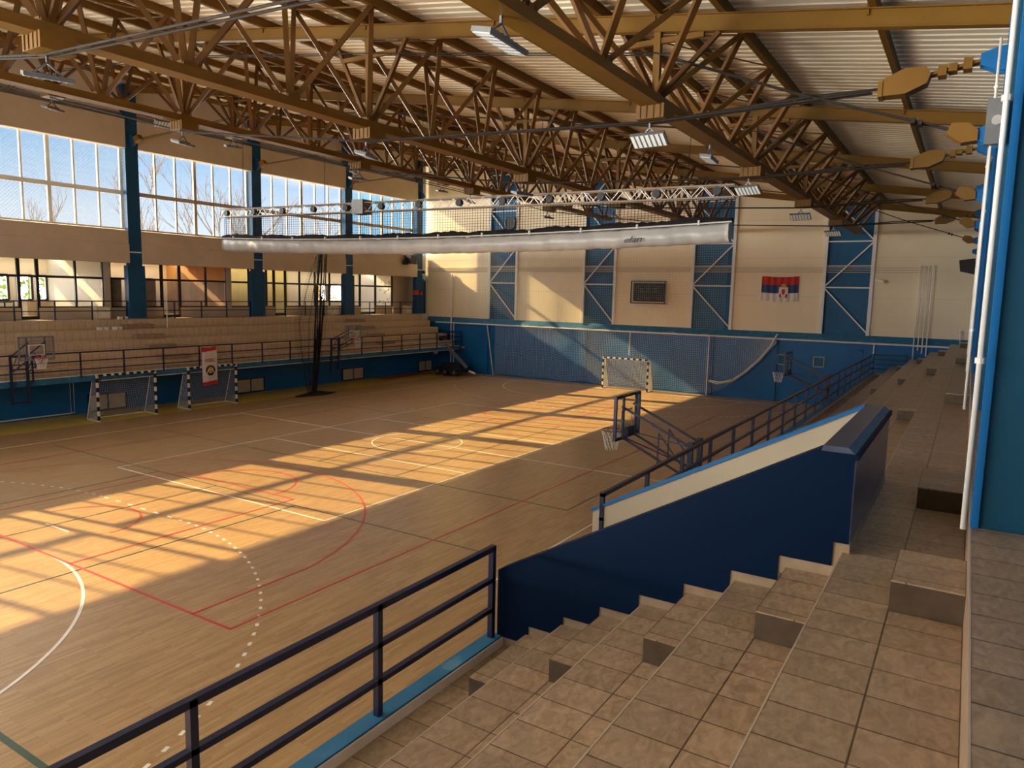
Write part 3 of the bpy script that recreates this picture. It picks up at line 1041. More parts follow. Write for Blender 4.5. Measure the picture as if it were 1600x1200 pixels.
# scoreboard
sx0, sx1, sz0, sz1 = -18.8, -16.5, 5.58, 6.98
sb = thing('scoreboard', 'black electronic scoreboard in a wire cage on the cream end wall', 'scoreboard', ((sx0 + sx1) / 2, YE - 0.1, sz0))
bx((sx0 + 0.12, YE - 0.12, sz0 + 0.12), (sx1 - 0.12, YE + 0.09, sz1 - 0.12)).build('display', BLACK, sb)
dg = MB()
for cx_ in (-18.1, -17.65, -17.2):
    for dz in (0.0, 0.18):
        dg.box((cx_ - 0.16, YE - 0.127, 6.30 + dz), (cx_ + 0.14, YE - 0.12, 6.34 + dz))
for cx_ in (-18.35, -17.65, -16.95):
    dg.box((cx_ - 0.1, YE - 0.127, 6.62), (cx_ + 0.1, YE - 0.12, 6.65))
    dg.box((cx_ - 0.07, YE - 0.127, 5.86), (cx_ + 0.07, YE - 0.12, 5.90))
dg.build('digits', GREY, sb)
fr = MB()
for x in (sx0, sx1):
    fr.box((x - 0.03, YE - 0.22, sz0), (x + 0.03, YE - 0.16, sz1))
for z in (sz0, sz1):
    fr.box((sx0, YE - 0.22, z - 0.03), (sx1, YE - 0.16, z + 0.03))
for x in (sx0, sx1):
    for z in (sz0, sz1):
        fr.box((x - 0.02, YE - 0.2, z - 0.02), (x + 0.02, YE + 0.1, z + 0.02))
fr.build('cage_frame', BLACK, sb)
wr = MB()
for j in range(1, 20):
    x = sx0 + (sx1 - sx0) * j / 20
    wr.bar((x, YE - 0.19, sz0), (x, YE - 0.19, sz1), 0.009)
for j in range(1, 12):
    z = sz0 + (sz1 - sz0) * j / 12
    wr.bar((sx0, YE - 0.19, z), (sx1, YE - 0.19, z), 0.009)
wr.build('cage_wire', BLACK, sb)

# flag
fx0, fx1, fz0, fz1 = -10.62, -8.55, 5.93, 7.36
fg = thing('flag', 'red blue and white flag with a crowned shield on the cream end wall', 'flag', ((fx0 + fx1) / 2, YE, fz0))


def cloth(x0, x1, z0, z1, y, amp=0.02, nx=40, nz=6, ph=0.0):
    vs, fs = [], []
    for i in range(nx + 1):
        for k in range(nz + 1):
            u = i / nx
            vv = k / nz
            vs.append((x0 + (x1 - x0) * u, y + amp * math.sin(u * 34 + ph) * (1.2 - vv * 0.2), z0 + (z1 - z0) * vv - 0.05 * math.sin(PI * u)))
    for i in range(nx):
        for k in range(nz):
            a = i * (nz + 1) + k
            fs.append((a, a + nz + 1, a + nz + 2, a + 1))
    return MB().add(vs, fs)


th = (fz1 - fz0) / 3
cloth(fx0, fx1, fz0 + 2 * th, fz1, YE + 0.03).build('red_stripe', REDC, fg)
cloth(fx0, fx1, fz0 + th, fz0 + 2 * th, YE + 0.03).build('blue_stripe', BLUEC, fg)
cloth(fx0, fx1, fz0, fz0 + th, YE + 0.03).build('white_stripe', WHITEC, fg)
ex, ez = -9.36, 6.45
em = MB().prism([(ex - 0.25, ez + 0.28), (ex - 0.27, ez - 0.05), (ex - 0.2, ez - 0.3), (ex, ez - 0.4), (ex + 0.2, ez - 0.3), (ex + 0.27, ez - 0.05), (ex + 0.25, ez + 0.28)], 1, YE - 0.012, YE - 0.006)
em.build('emblem_mantle', WHITEC, fg)
MB().prism([(ex - 0.2, ez + 0.25), (ex - 0.12, ez + 0.42), (ex, ez + 0.5), (ex + 0.12, ez + 0.42), (ex + 0.2, ez + 0.25)], 1, YE - 0.018, YE - 0.012).build('emblem_crown', GOLD, fg)
e2 = MB()
e2.prism([(ex - 0.09, ez + 0.15), (ex - 0.09, ez - 0.08), (ex, ez - 0.18), (ex + 0.09, ez - 0.08), (ex + 0.09, ez + 0.15)], 1, YE - 0.018, YE - 0.012)
for s in (-1, 1):
    e2.prism([(ex + s * 0.14, ez - 0.1), (ex + s * 0.24, ez - 0.16), (ex + s * 0.2, ez - 0.34), (ex + s * 0.1, ez - 0.32)][::s], 1, YE - 0.018, YE - 0.012)
e2.build('emblem_shield', REDC, fg)

# speakers and small devices
hs = thing('horn_speaker', 'round black horn speaker high on the farthest braced strip', 'speaker', (-28.3, YE - 0.1, 10.6))
MB().tube([(-28.3, YE + 0.15, 11.0), (-28.3, YE - 0.08, 11.0), (-28.3, YE - 0.12, 11.0)], [0.2, 0.42, 0.44], 20).build('horn', BLACK, hs)
MB().ring((-28.3, YE - 0.12, 11.0), 0.42, 0.04, 24, 6, 1).build('rim', GREY, hs)
ls = thing('loudspeaker', 'black loudspeaker bracketed to the last upper walkway column', 'speaker', (-0.35, 42.6, 7.7))
MB().prism([(-0.62, 7.58), (0.05, 7.42), (0.10, 8.22), (-0.70, 8.12)], 1, 42.3, 42.8).build('cabinet', BLACK, ls)
bx((-0.05, 42.75, 7.75), (0.2, 43.27, 7.85)).build('bracket', GREY, ls)
ls = thing('loudspeaker', 'black loudspeaker hanging below the last high window near the corner', 'speaker', (-35.4, 42.0, 8.0))
MB().prism([(-35.75, 8.15), (-35.2, 8.0), (-35.15, 8.65), (-35.75, 8.75)], 1, 41.8, 42.5).build('cabinet', BLACK, ls)
bx((-35.75, 41.55, 7.95), (-35.45, 41.85, 8.3)).build('bracket', BLACK, ls)
cc = thing('security_camera', 'white security camera beside the fourth braced strip', 'camera', (-4.5, YE, 7.1))
MB().tube([(-4.55, YE, 7.18), (-4.1, YE - 0.25, 7.08)], 0.07, 10).build('housing', WHITE, cc)
bx((-4.6, YE - 0.03, 7.1), (-4.45, YE + 0.1, 7.25)).build('mount', WHITE, cc)
rb = thing('alarm_box', 'red alarm horn box on the corner column', 'alarm', (-35.6, 42.9, 5.8))
bx((-35.76, 42.75, 5.75), (-35.5, 43.15, 6.1)).build('box', RED, rb)
MB().tube([(-35.6, 43.25, 5.9), (-35.35, 43.35, 5.85)], [0.05, 0.14], 12).build('horn', RED, rb)
for y, lab in ((19.7, 'beige cabinet on the gallery beside the railing post'), (35.2, 'beige cabinet on the gallery just before the fifth column'), (42.75, 'beige cabinet on the gallery in the corner')):
    t = thing('gallery_cabinet', lab, 'cabinet', (-36.3, y, GZ), 'beige cabinets on the gallery')
    bx((-36.5, y - 0.33, GZ + 0.01), (-36.1, y + 0.33, GZ + 0.62)).build('body', BEIGE, t)
    bx((-36.1, y - 0.28, GZ + 0.07), (-36.08, y + 0.28, GZ + 0.56)).build('door', CURBT, t)

# small things left on the far terrace
random.seed(11)
for j, (y, z, dx) in enumerate(((19.0, 3.83, 0.5), (19.35, 3.83, 0.45), (19.75, 3.83, 0.5), (20.05, 3.83, 0.4), (20.4, GZ, -0.15), (20.8, GZ, -0.2), (21.3, GZ, -0.12))):
    x = -35.8 + dx
    tag(MB().box((x - 0.09, y - 0.09, z), (x + 0.09, y + 0.09, z + 0.13)).build('paper_packet', WHITE), 'small white packet left on the upper rows of the far terrace near the second column', 'packet', 'white packets on the far terrace')
bg_ = thing('sports_bag', 'dark sports bag with red trim at the end of the far terrace rows', 'bag', (-33.2, 43.3, 2.42))
MB().tube([(-33.3, 42.95, 2.6), (-33.3, 43.0, 2.6), (-33.3, 43.6, 2.6), (-33.3, 43.65, 2.6)], [0.1, 0.18, 0.18, 0.1], 10).build('body', BLACK, bg_)
bx((-33.12, 43.1, 2.45), (-33.10, 43.5, 2.55)).build('trim', RED, bg_)
tag(MB().tube([(-35.45, 22.6, 3.83), (-35.45, 22.6, 5.5)], 0.025, 8).build('white_pole', WHITE), 'thin white pole standing on the top row beside the first visible window wall column', 'pole')
struct('wall_gallery_end', bx((-43.0, YE - 0.25, GZ), (-37.2, YE - 0.1, 7.4)), ROOMW, 'white end of the gallery')

# ------------------------------------------------------------------ ceiling: corrugated sheet
vs, fs = [], []
pitch = 0.31
n = int((YE + 0.45 - YN) / pitch) + 1
prof = []
for k in range(n):
    y = YN + k * pitch
    prof += [(y, 0.0), (y + 0.20, 0.0), (y + 0.225, 0.05), (y + 0.285, 0.05)]
for y, dz in prof:
    for x in (-37.2, 2.8):
        vs.append((x, y, 10.53 - 0.1435 * x + 0.235 + dz))
for k in range(len(prof) - 1):
    fs.append((2 * k, 2 * k + 1, 2 * k + 3, 2 * k + 2))
struct('ceiling', MB().add(vs, fs), SHEET, 'cream corrugated sheet roof')

# ------------------------------------------------------------------ roof beams across the hall
for i, y in enumerate(FR):
    t = thing('roof_beam', 'ochre roof beam across the hall, %s from the camera' % ORD[i], 'beam', (-18, y, zroof(-18)), 'ochre beams across the roof', 'thing')
    s = Vector((0, 0, 1))
    x0, x1 = -36.0, 0.5
    mb = MB()
    mb.prism([(x0, zroof(x0) - 0.30), (x1, zroof(x1) - 0.30), (x1, zroof(x1)), (x0, zroof(x0))], 1, y - 0.03, y + 0.03)
    mb.build('web', OCHRE2, t)
    for dz in (-0.31, -0.015):
        MB().prism([(x0, zroof(x0) + dz), (x1, zroof(x1) + dz), (x1, zroof(x1) + dz + 0.018), (x0, zroof(x0) + dz + 0.018)], 1, y - 0.09, y + 0.09).build('flange', OCHRE2, t)

# purlins
TX = [-5.5, -12.96, -20.42, -27.88]
TZ = [9.84, 10.14, 11.08, 12.92]           # bottom-chord top level
pur = [-1.77, -9.2, -16.7, -24.15, -31.6, -34.1] + [x for x in TX]
order = sorted(pur, reverse=True)
for k, x in enumerate(order):
    z = zroof(x)
    o = thing('purlin', 'ochre purlin under the roof sheet, %s counted from the upper walkway' % ['first', 'second', 'third', 'fourth', 'fifth', 'sixth', 'seventh', 'eighth', 'ninth', 'tenth'][k], 'purlin', (x, 21, z), 'ochre purlins under the roof sheet')
    MB().box((x - 0.055, YN, z), (x + 0.055, YE + 0.1, z + 0.22)).build('rail', OCHRE2, o)
    mb = MB()
    for y in FR[1:]:
        mb.box((x - 0.1, y - 0.06, z - 0.10), (x - 0.06, y + 0.06, z + 0.15))
    mb.build('cleat', OCHRE, o)

# ------------------------------------------------------------------ longitudinal space trusses
tl = ['first from the upper walkway', 'second from the upper walkway', 'third from the upper walkway', 'fourth from the upper walkway, along the windows']
NS = 1.24
for k, (xc, zb) in enumerate(zip(TX, TZ)):
    t = thing('roof_truss', 'long triangular ochre roof truss, %s' % tl[k], 'truss', (xc, 21, zb), 'long triangular roof trusses', 'thing')
    MB().box((xc - 0.15, -0.9, zb - 0.20), (xc + 0.15, 44.2, zb - 0.02)).build('bottom_chord', OCHRE, t)
    mb = MB()
    mb.box((xc - 0.19, -0.9, zb - 0.22), (xc + 0.19, 44.2, zb - 0.20))
    mb.build('chord_flange', OCHRE2, t)
    zt = {}
    for s in (-1, 1):
        x = xc + s * NS
        zt[s] = zroof(x)
        MB().box((x - 0.06, YN, zt[s]), (x + 0.06, YE + 0.1, zt[s] + 0.22)).build('top_chord', OCHRE, t)
    step = (FR[2] - FR[1]) / 3
    nodes = [FR[1] + (j - 3) * step for j in range(0, 19)]
    nodes = [y for y in nodes if -0.8 < y < 44.0]
    for y in nodes:
        pl = MB().box((xc - 0.13, y - 0.17, zb - 0.03), (xc + 0.13, y + 0.17, zb + 0.07))
        pl.build('node_plate', OCHRE, t)
        for s in (-1, 1):
            for q in (-1, 1):
                yt = y + q * step / 2
                if yt > 44.3:
                    continue
                MB().bar((xc + s * 0.06, y + q * 0.08, zb), (xc + s * NS, yt, zt[s] + 0.02), 0.105, 0.105).build('diagonal', OCHRED, t)
    for y in FR[1:6]:
        pb = MB().box((xc - 0.28, y - 0.28, zb - 0.46), (xc + 0.28, y + 0.28, zb - 0.2)).build('saddle_box', OCHRE, t)
        ribs = MB()
        for d in (-0.2, -0.07, 0.07, 0.2):
            ribs.box((xc + d - 0.012, y - 0.295, zb - 0.45), (xc + d + 0.012, y + 0.295, zb - 0.21))
        ribs.build('rib', OCHRED, pb)
        MB().bar((xc, y, zb), (xc, y, zroof(xc) - 0.3), 0.13, 0.13).build('post', OCHRE, t)
        for s in (-1, 1):
            MB().bar((xc + s * 0.08, y, zb), (xc + s * NS * 0.95, y, zroof(xc + s * NS) - 0.3), 0.085, 0.085).build('frame_strut', OCHRED, t)
        zm = zb + (zroof(xc) - zb) * 0.68
        MB().bar((xc - NS * 0.72, y, zm), (xc + NS * 0.72, y, zm), 0.08, 0.1).build('cross_strut', OCHRE, t)
    lat = MB()
    for j in range(len(nodes) - 1):
        a = nodes[j] + step / 2
        s = 1 if j % 2 else -1
        lat.bar((xc - NS, a, zt[-1] + 0.0), (xc + NS, a, zt[1] + 0.0), 0.03)
        lat.bar((xc - s * NS, a, zt[-s] + 0.05), (xc + s * NS, a + step, zt[s] + 0.05), 0.025)
    lat.build('top_lacing', OCHRED, t)

# ------------------------------------------------------------------ roof cables
for i, y in enumerate(FR[1:6]):
    lab = ORD[i]
    main = [(-0.15, 9.74), (-1.05, 9.6), (-1.7, 9.45), (-5.5, 9.36), (-12.96, 9.66), (-20.42, 10.60), (-27.88, 12.44), (-35.6, 14.4)]
    t = thing('suspension_cable', 'sagging roof cable with an ochre anchor block, %s frame from the camera' % lab, 'cable', (-2, y, 9.4), 'sagging roof cables')
    for dy in (-0.07, 0.07):
        MB().tube([(x, y + dy, z) for x, z in main[2:]], 0.020, 6).build('strand', CABLE, t)
    MB().tube([(-1.6, y, 9.49), (-2.7, y, 9.50), (-5.4, y, 9.38)], 0.024, 6).build('strand', CABLE, t)
    mb = MB()
    mb.prism([(-0.90, 9.47), (-0.85, 9.62), (-0.92, 9.72), (-1.22, 9.74), (-1.54, 9.60), (-1.54, 9.34), (-1.2, 9.34)], 1, y - 0.15, y + 0.15)
    mb.build('anchor_block', OCHRE, t)
    bx((-1.60, y - 0.165, 9.33), (-1.53, y + 0.165, 9.57)).build('anchor_plate', OCHRE2, t)
    rod = MB()
    for dy in (-0.07, 0.07):
        rod.bar((-0.12, y + dy, 9.74), (-0.95, y + dy, 9.60), 0.045)
    rod.build('tie_rod', OCHRE, t)
    for x, z, hh in ((-0.36, 9.70, 0.085), (-0.56, 9.67, 0.06), (-0.70, 9.64, 0.08)):
        bx((x - 0.06, y - 0.13, z - hh), (x + 0.06, y + 0.13, z + hh)).build('turnbuckle', OCHRE, t)
    stab = [(-0.2, 8.62), (-0.52, 8.74), (-2.7, 9.5), (-5.5, 10.62), (-12.96, 11.72), (-20.42, 12.75), (-27.88, 13.35), (-35.5, 13.05)]
    t = thing('bracing_cable', 'counter roof cable ending in a lower ochre anchor, %s frame from the camera' % lab, 'cable', (-2, y, 9.2), 'counter roof cables')
    for dy in (-0.08, 0.08):
        MB().tube([(x, y + dy, z) for x, z in stab[1:]], 0.014, 6).build('strand', CABLE, t)
    MB().prism([(-0.14, 8.52), (-0.14, 8.68), (-0.28, 8.80), (-0.50, 8.82), (-0.57, 8.66), (-0.36, 8.50)], 1, y - 0.15, y + 0.15).build('anchor_block', OCHRE, t)
    cl = MB()
    for x, z in ((-0.95, 8.88), (-1.05, 8.915)):
        cl.box((x - 0.03, y - 0.12, z - 0.04), (x + 0.03, y + 0.12, z + 0.04))
    cl.build('clamp', CABLE, t)
    MB().prism([(-35.3, 12.9), (-34.95, 13.1), (-35.1, 13.3), (-35.45, 13.2)], 1, y - 0.12, y + 0.12).build('end_block', OCHRE, t)

# ------------------------------------------------------------------ floodlights under the trusses
def floodlight(x, y, z, rot, lab, tilt=35, L=0.72, Wd=0.32):
    """flat lamp; the lens faces down, tipped by tilt towards the side given by rot"""
    t = thing('floodlight', lab, 'floodlight', (x, y, z), 'floodlights under the roof trusses')
    tl_ = math.radians(tilt)

    def tf(p):
        v = Matrix.Rotation(rot, 3, 'Z') @ (Matrix.Rotation(tl_, 3, 'Y') @ Vector(p))
        return v + Vector((x, y, z))

    def tb(name, a, b, m, par):
        mb = bx(a, b)
        mb.v = [tf(v) for v in mb.v]
        return mb.build(name, m, par)
    h = tb('housing', (-Wd / 2, -L / 2, -0.03), (Wd / 2, L / 2, 0.035), GREY, t)
    ln = tb('lens', (-Wd / 2 + 0.02, -L / 2 + 0.02, -0.042), (Wd / 2 - 0.02, L / 2 - 0.02, -0.03), LENS, t)
    gr = MB()
    for j in range(1, 7):
        yy = -L / 2 + L * j / 7
        f = bx((-Wd / 2 + 0.01, yy - 0.012, -0.05), (Wd / 2 - 0.01, yy + 0.012, -0.041))
        gr.add([tf(v) for v in f.v], f.f)
    gr.build('louvre', GREY, ln)
    fins = MB()
    for j in range(5):
        yy = -L / 4 + j * L / 8
        f = bx((-Wd / 3, yy - 0.01, 0.035), (Wd / 3, yy + 0.01, 0.07))
        fins.add([tf(v) for v in f.v], f.f)
    fins.build('fin', GREY, h)
    br = MB()
    for s in (-1, 1):
        p = tf((0, s * L * 0.3, 0.03))
        br.bar(p, (x, y, z + 0.22), 0.03)
    br.bar((x, y, z + 0.20), (x, y, z + 0.34), 0.035)
    br.build('bracket', GREY, t)


names = ['first', 'second', 'third', 'fourth', 'fifth']
for k, (xc, zb) in enumerate(zip(TX, TZ)):
    for i, y in enumerate(FR[1:6]):
        if k == 0 and i == 0:
            continue
        if k == 0:
            rot, tilt = PI * (0.42 + 0.06 * (i % 2)), 38
        else:
            rot, tilt = PI * (0.1 if i % 2 else -0.1), 14
        floodlight(xc - 0.1, y, zb - 0.80, rot, 'grey floodlight under the %s truss from the upper walkway, %s frame from the camera' % (names[k], names[i]), tilt)
floodlight(-5.55, 8.4, 9.30, 0.05, 'slim grey floodlight hanging from the first truss at the top edge of the view', 12, 1.0, 0.3)
floodlight(-5.6, 17.6, 9.30, 0.1, 'slim grey floodlight midway between two saddles of the first truss', 10, 0.9, 0.28)
floodlight(-27.9, 18.0, 12.40, PI * 0.9, 'dark floodlight clamped between two saddles of the fourth truss', 30, 0.8, 0.4)

# ------------------------------------------------------------------ railings
def railing(name, lab, path, zt, zb, posts, post_drop=0.0, w=0.06, rails=(0.0, 0.36, 0.70), group='navy steel railings'):
    a, b = Vector(path[0]), Vector(path[1])
    t = thing(name, lab, 'railing', ((a.x + b.x) / 2, (a.y + b.y) / 2, zb), group)
    for j, dz in enumerate(rails):
        ww = w if j == 0 else w * 0.8
        MB().bar((a.x, a.y, zt - dz - ww / 2), (b.x, b.y, zt - dz - ww / 2), w, ww).build('rail' if j else 'handrail', RAIL, t)
    for p in posts:
        q = a + (b - a) * p
        MB().box((q.x - w / 2, q.y - w / 2, zb - post_drop), (q.x + w / 2, q.y + w / 2, zt - 0.01)).build('post', RAIL, t)
    return t


L0, L1 = -1.0, 6.42
railing('railing', 'navy railing on the near curb that ends at the stairwell parapet', ((-4.2, L0, 0), (-4.2, L1, 0)), 3.27, 2.22, [(y - L0) / (L1 - L0) for y in (-0.9, 0.93, 2.75, 4.57, 6.39)])
L0, L1 = 9.22, 43.2
ps = [9.25 + 1.70 * j for j in range(20)]
railing('railing', 'navy railing along the far curb beyond the stairwell', ((-4.22, L0, 0), (-4.22, L1, 0)), 3.22, 2.22, [(y - L0) / (L1 - L0) for y in ps])
railing('railing', 'short navy railing closing the terrace at the end wall', ((-4.22, 43.2, 0), (-2.6, 43.2, 0)), 3.22, 2.1, [0.02, 0.98], rails=(0.0, 0.25, 0.5, 0.75))
L0, L1 = -1.0, 43.9
ps = [L0 + 0.35 + 1.9 * j for j in range(24)]
railing('railing', 'navy railing along the front of the far tiled terrace', ((-32.17, L0, 0), (-32.17, L1, 0)), 3.12, 2.0, [(y - L0) / (L1 - L0) for y in ps if y < L1], rails=(0.0, 0.38, 0.74), w=0.055)
for a, b in ((13.95, 20.75), (21.75, 28.2), (29.2, 35.6), (36.65, 43.2)):
    n = 4
    lab = {13.95: 'gallery railing in front of the bright first room', 21.75: 'gallery railing in front of the orange room', 29.2: 'gallery railing behind the hanging black net', 36.65: 'gallery railing beside the corner column'}[a]
    railing('gallery_railing', lab, ((-35.95, a, 0), (-35.95, b, 0)), GZ + 0.92, GZ, [j / n for j in range(n + 1)], rails=(0.0, 0.48), w=0.05, group='gallery railings')
railing('railing', 'small navy railing at the stair landing in the far corner', ((-34.6, 44.2, 0), (-32.2, 44.2, 0)), 3.1, 2.06, [0.02, 0.5, 0.98], rails=(0.0, 0.35, 0.7))
struct('wall_corner', bx((-44.0, 43.9, 1.81), (-35.8, YE + 0.2, 4.3)), CREAM, 'cream wall block in the far corner behind the terrace end')
struct('floor_landing', bx((-35.8, 43.9, 1.81), (-32.2, YE, 1.95)), TILEL, 'tiled landing in the far corner')

# ------------------------------------------------------------------ nets
def net_plane(name, lab, fn, nu, nv, r, mat, label_cat='net', skip=None):
    """fn(u,v)->point, cords along both directions"""
    mb = MB()
    P = [[Vector(fn(i / nu, j / nv)) for j in range(nv + 1)] for i in range(nu + 1)]
    for i in range(nu + 1):
        st = max(1, nv // 10)
        js = list(range(0, nv + 1, st))
        if js[-1] != nv:
            js.append(nv)
        for a, b in zip(js, js[1:]):
            if (P[i][b] - P[i][a]).length > 1e-4:
                mb.bar(P[i][a], P[i][b], r)
    for j in range(nv + 1):
        st = max(1, nu // 24)
        is_ = list(range(0, nu + 1, st))
        if is_[-1] != nu:
            is_.append(nu)
        for a, b in zip(is_, is_[1:]):
            if (P[a][j] - P[b][j]).length > 1e-4:
                mb.bar(P[a][j], P[b][j], r)
    if isinstance(lab, str):
        return tag(mb.build(name, mat), lab, label_cat)
    return mb.build(name, mat, lab)


# catch net hung on the end wall behind the goal
def fcatch(u, v):
    x = -29.2 + u * 15.6
    top = 3.85 - 0.12 * abs(math.sin(u * PI * 7))
    return (x, YE - 0.35 - 0.10 * math.sin(u * 25) * (1 - v), 0.12 + 0.1 * math.sin(u * 17) ** 2 + v * (top - 0.2))


net_plane('catch_net', 'white catch net hung across the blue end wall behind the goal', fcatch, 125, 31, 0.0065, NETW)


def fcatch2(u, v):
    # right part gathered up towards the corner
    x = -13.6 + u * 4.1
    zlow = 0.15 + 3.3 * u ** 1.6
    return (x, YE - 0.32 - 0.05 * math.sin(u * 9), zlow + v * (3.72 - zlow))


net_plane('catch_net', 'slack end of the white catch net drawn up towards the far hoop', fcatch2, 33, 30, 0.0065, NETW)


def fcatch3(u, v):
    x = -31.5 + u * 18.9
    return (x, YE - 0.45 + 0.04 * math.sin(u * 31), 4.125 + v * 5.1)


net_plane('upper_net', 'thin grey net hanging before the upper end wall', fcatch3, 135, 36, 0.0065, NETG)
# gathered rope of the net
nb = MB()
pts = [(-9.45, YE - 0.4, 4.0), (-9.75, YE - 0.4, 3.3), (-10.4, YE - 0.4, 2.4), (-11.2, YE - 0.42, 1.6), (-11.9, YE - 0.45, 1.05), (-12.7, YE - 0.45, 0.85), (-13.3, YE - 0.45, 0.95)]
nb.tube(pts, [0.05, 0.09, 0.15, 0.2, 0.24, 0.16, 0.08], 10)
t = thing('net_roll', 'gathered roll of white net sloping down the end wall beside the far hoop', 'net', (-11.2, YE - 0.4, 0.6))
sp_ = MB()
for k in range(9):
    off = k * 2 * PI / 9
    pp = []
    for j in range(31):
        u = j / 30 * (len(pts) - 1)
        i0 = min(int(u), len(pts) - 2)
        f = u - i0
        c = Vector(pts[i0]).lerp(Vector(pts[i0 + 1]), f)
        R = [0.05, 0.09, 0.15, 0.2, 0.24, 0.16, 0.08]
        rr = R[i0] * (1 - f) + R[i0 + 1] * f
        a_ = off + u * 0.8
        pp.append(c + Vector((math.cos(a_) * rr * 0.8, math.sin(a_) * rr * 0.5, math.cos(a_ + 0.5) * rr * 0.5)))
    sp_.tube(pp, 0.016, 5)
sp_.build('cord_strand', NETW, t)
tag(MB().tube([(-13.45, YE - 0.4, 0.02), (-13.45, YE - 0.4, 3.7)], 0.035, 8).build('net_post', WHITE), 'white pole at the drawn-up edge of the catch net', 'post')
tag(MB().tube([(-29.3, YE - 0.4, 0.02), (-29.9, YE - 0.4, 3.7)], 0.05, 8).build('net_post', NETG), 'bunched grey net edge hanging by the mobile hoop corner', 'net')

# ------------------------------------------------------------------ dividing curtain rolled up at midcourt
YD = CY
xa, xb = -30.3, -6.25
dt = thing('lighting_truss', 'long aluminium ladder truss hung across the hall at midcourt', 'truss', ((xa + xb) / 2, YD, 9.3))


def ztr(x):
    return 9.62 - 0.25 * (x - xa) / (xb - xa)


for dy, dz in ((-0.16, 0.0), (0.16, 0.0), (-0.16, -0.36), (0.16, -0.36)):
    MB().tube([(xa, YD + dy, ztr(xa) + dz), (xb, YD + dy, ztr(xb) + dz)], 0.028, 6).build('chord', ALU, dt)
lac = MB()
n = 72
for j in range(n):
    x0, x1 = xa + (xb - xa) * j / n, xa + (xb - xa) * (j + 1) / n
    za, zc = (0.0, -0.36) if j % 2 else (-0.36, 0.0)
    for dy in (-0.16, 0.16):
        lac.bar((x0, YD + dy, ztr(x0) + za), (x1, YD + dy, ztr(x1) + zc), 0.018)
    if j % 2:
        lac.bar((x0, YD - 0.16, ztr(x0)), (x1, YD + 0.16, ztr(x1)), 0.016)
lac.build('lacing', ALU, dt)
for j in range(13):
    x = xa + 0.5 + (xb - xa - 1.0) * j / 12
    MB().tube([(x, YD - 0.24, ztr(x) - 0.18), (x, YD - 0.08, ztr(x) - 0.18)], 0.13, 12).build('pulley', BLACK, dt)
mo = bx((-21.7, YD - 0.28, ztr(-21.5) - 0.45), (-21.1, YD + 0.28, ztr(-21.5) + 0.12)).build('winch', GREY, dt)
for j in range(5):
    x = xa + 1.5 + (xb - xa - 3) * j / 4
    tag(MB().tube([(x, YD, ztr(x)), (x + 0.05, YD, zroof(x))], 0.012, 5).build('hanger_cable', CABLE), 'thin steel hanger holding the aluminium ladder truss', 'cable', 'hangers of the ladder truss')


def zsl(x):
    u = (x - xa) / (xb - xa)
    return 8.28 - 0.02 * u - 0.55 * (4 * u * (1 - u)) * 0.42


dc = thing('dividing_curtain', 'long white tarpaulin roll with black netting hung across midcourt', 'curtain', ((xa + xb) / 2, YD, 7.6))
vs, fs = [], []
NX = 160
prof = [(-0.10, 0.0), (-0.20, -0.08), (-0.22, -0.28), (-0.20, -0.46), (-0.06, -0.58), (0.06, -0.58), (0.20, -0.46), (0.22, -0.2), (0.16, 0.0)]
for i in range(NX + 1):
    x = xa + 0.1 + (xb - xa - 0.2) * i / NX
    wr_ = 0.018 * math.sin(i * 1.7) + 0.015 * math.sin(i * 0.63 + 1)
    for dy, dz in prof:
        vs.append((x, YD + dy + wr_ * (1 if dz < -0.1 else 0.3), zsl(x) + dz + wr_ * 0.6))
m_ = len(prof)
for i in range(NX):
    for k in range(m_):
        a = i * m_ + k
        b2 = i * m_ + (k + 1) % m_
        fs.append((a, b2, b2 + m_, a + m_))
fs.append(tuple(range(m_)))
fs.append(tuple(reversed(range(NX * m_, NX * m_ + m_))))
MB().add(vs, fs).build('sleeve', SLEEVE, dc, True)
MB().tube([(xa + (xb - xa) * j / 20, YD - 0.22, zsl(xa + (xb - xa) * j / 20) + 0.02) for j in range(21)], 0.025, 6).build('lifting_bar', WHITE, dc)
# crumpled black net lying on the roll
vs, fs = [], []
NX = 150
for i in range(NX + 1):
    x = xa + 0.05 + (xb - xa - 0.1) * i / NX
    h = 0.13 + 0.07 * abs(math.sin(i * 0.21)) + 0.05 * random.random()
    for k in range(7):
        a = PI * k / 6
        vs.append((x, YD - 0.17 * math.cos(a), zsl(x) + 0.01 + h * math.sin(a) + 0.015 * random.random()))
for i in range(NX):
    for k in range(6):
        a = i * 7 + k
        fs.append((a, a + 1, a + 8, a + 7))
MB().add(vs, fs).build('folded_net', BLACKNET, dc)


def fdiv(u, v):
    x = xa + (xb - xa) * u
    z0, z1 = zsl(x) + 0.1, ztr(x) - 0.36
    return (x, YD + 0.05 + 0.05 * math.sin(u * 60), z0 + v * (z1 - z0))


net_plane('hanging_net', dc, fdiv, 200, 10, 0.010, BLACKNET)
for j in range(7):
    x = xa + 0.4 + (xb - xa - 0.8) * j / 6
    MB().tube([(x, YD - 0.16, zsl(x)), (x, YD - 0.16, ztr(x) - 0.335)], 0.008, 5).build('lifting_rope', CABLE, dc)
for j in range(12):
    x = xa + 1 + (xb - xa - 2) * j / 11
    bx((x - 0.03, YD - 0.26, zsl(x) - 0.02), (x + 0.03, YD - 0.2, zsl(x) + 0.12)).build('clip', WHITE, dc)
cu_ = bpy.data.curves.new('lettering', 'FONT')
cu_.body = 'elan'
cu_.size = 0.36
cu_.shear = 0.35
cu_.extrude = 0.004
cu_.align_x = 'CENTER'
lo = text_mesh(cu_, BLACK)
lo.parent = dc
xl = -9.39
lo.location = Vector((xl, YD - 0.265, zsl(xl) - 0.44)) - dc.location
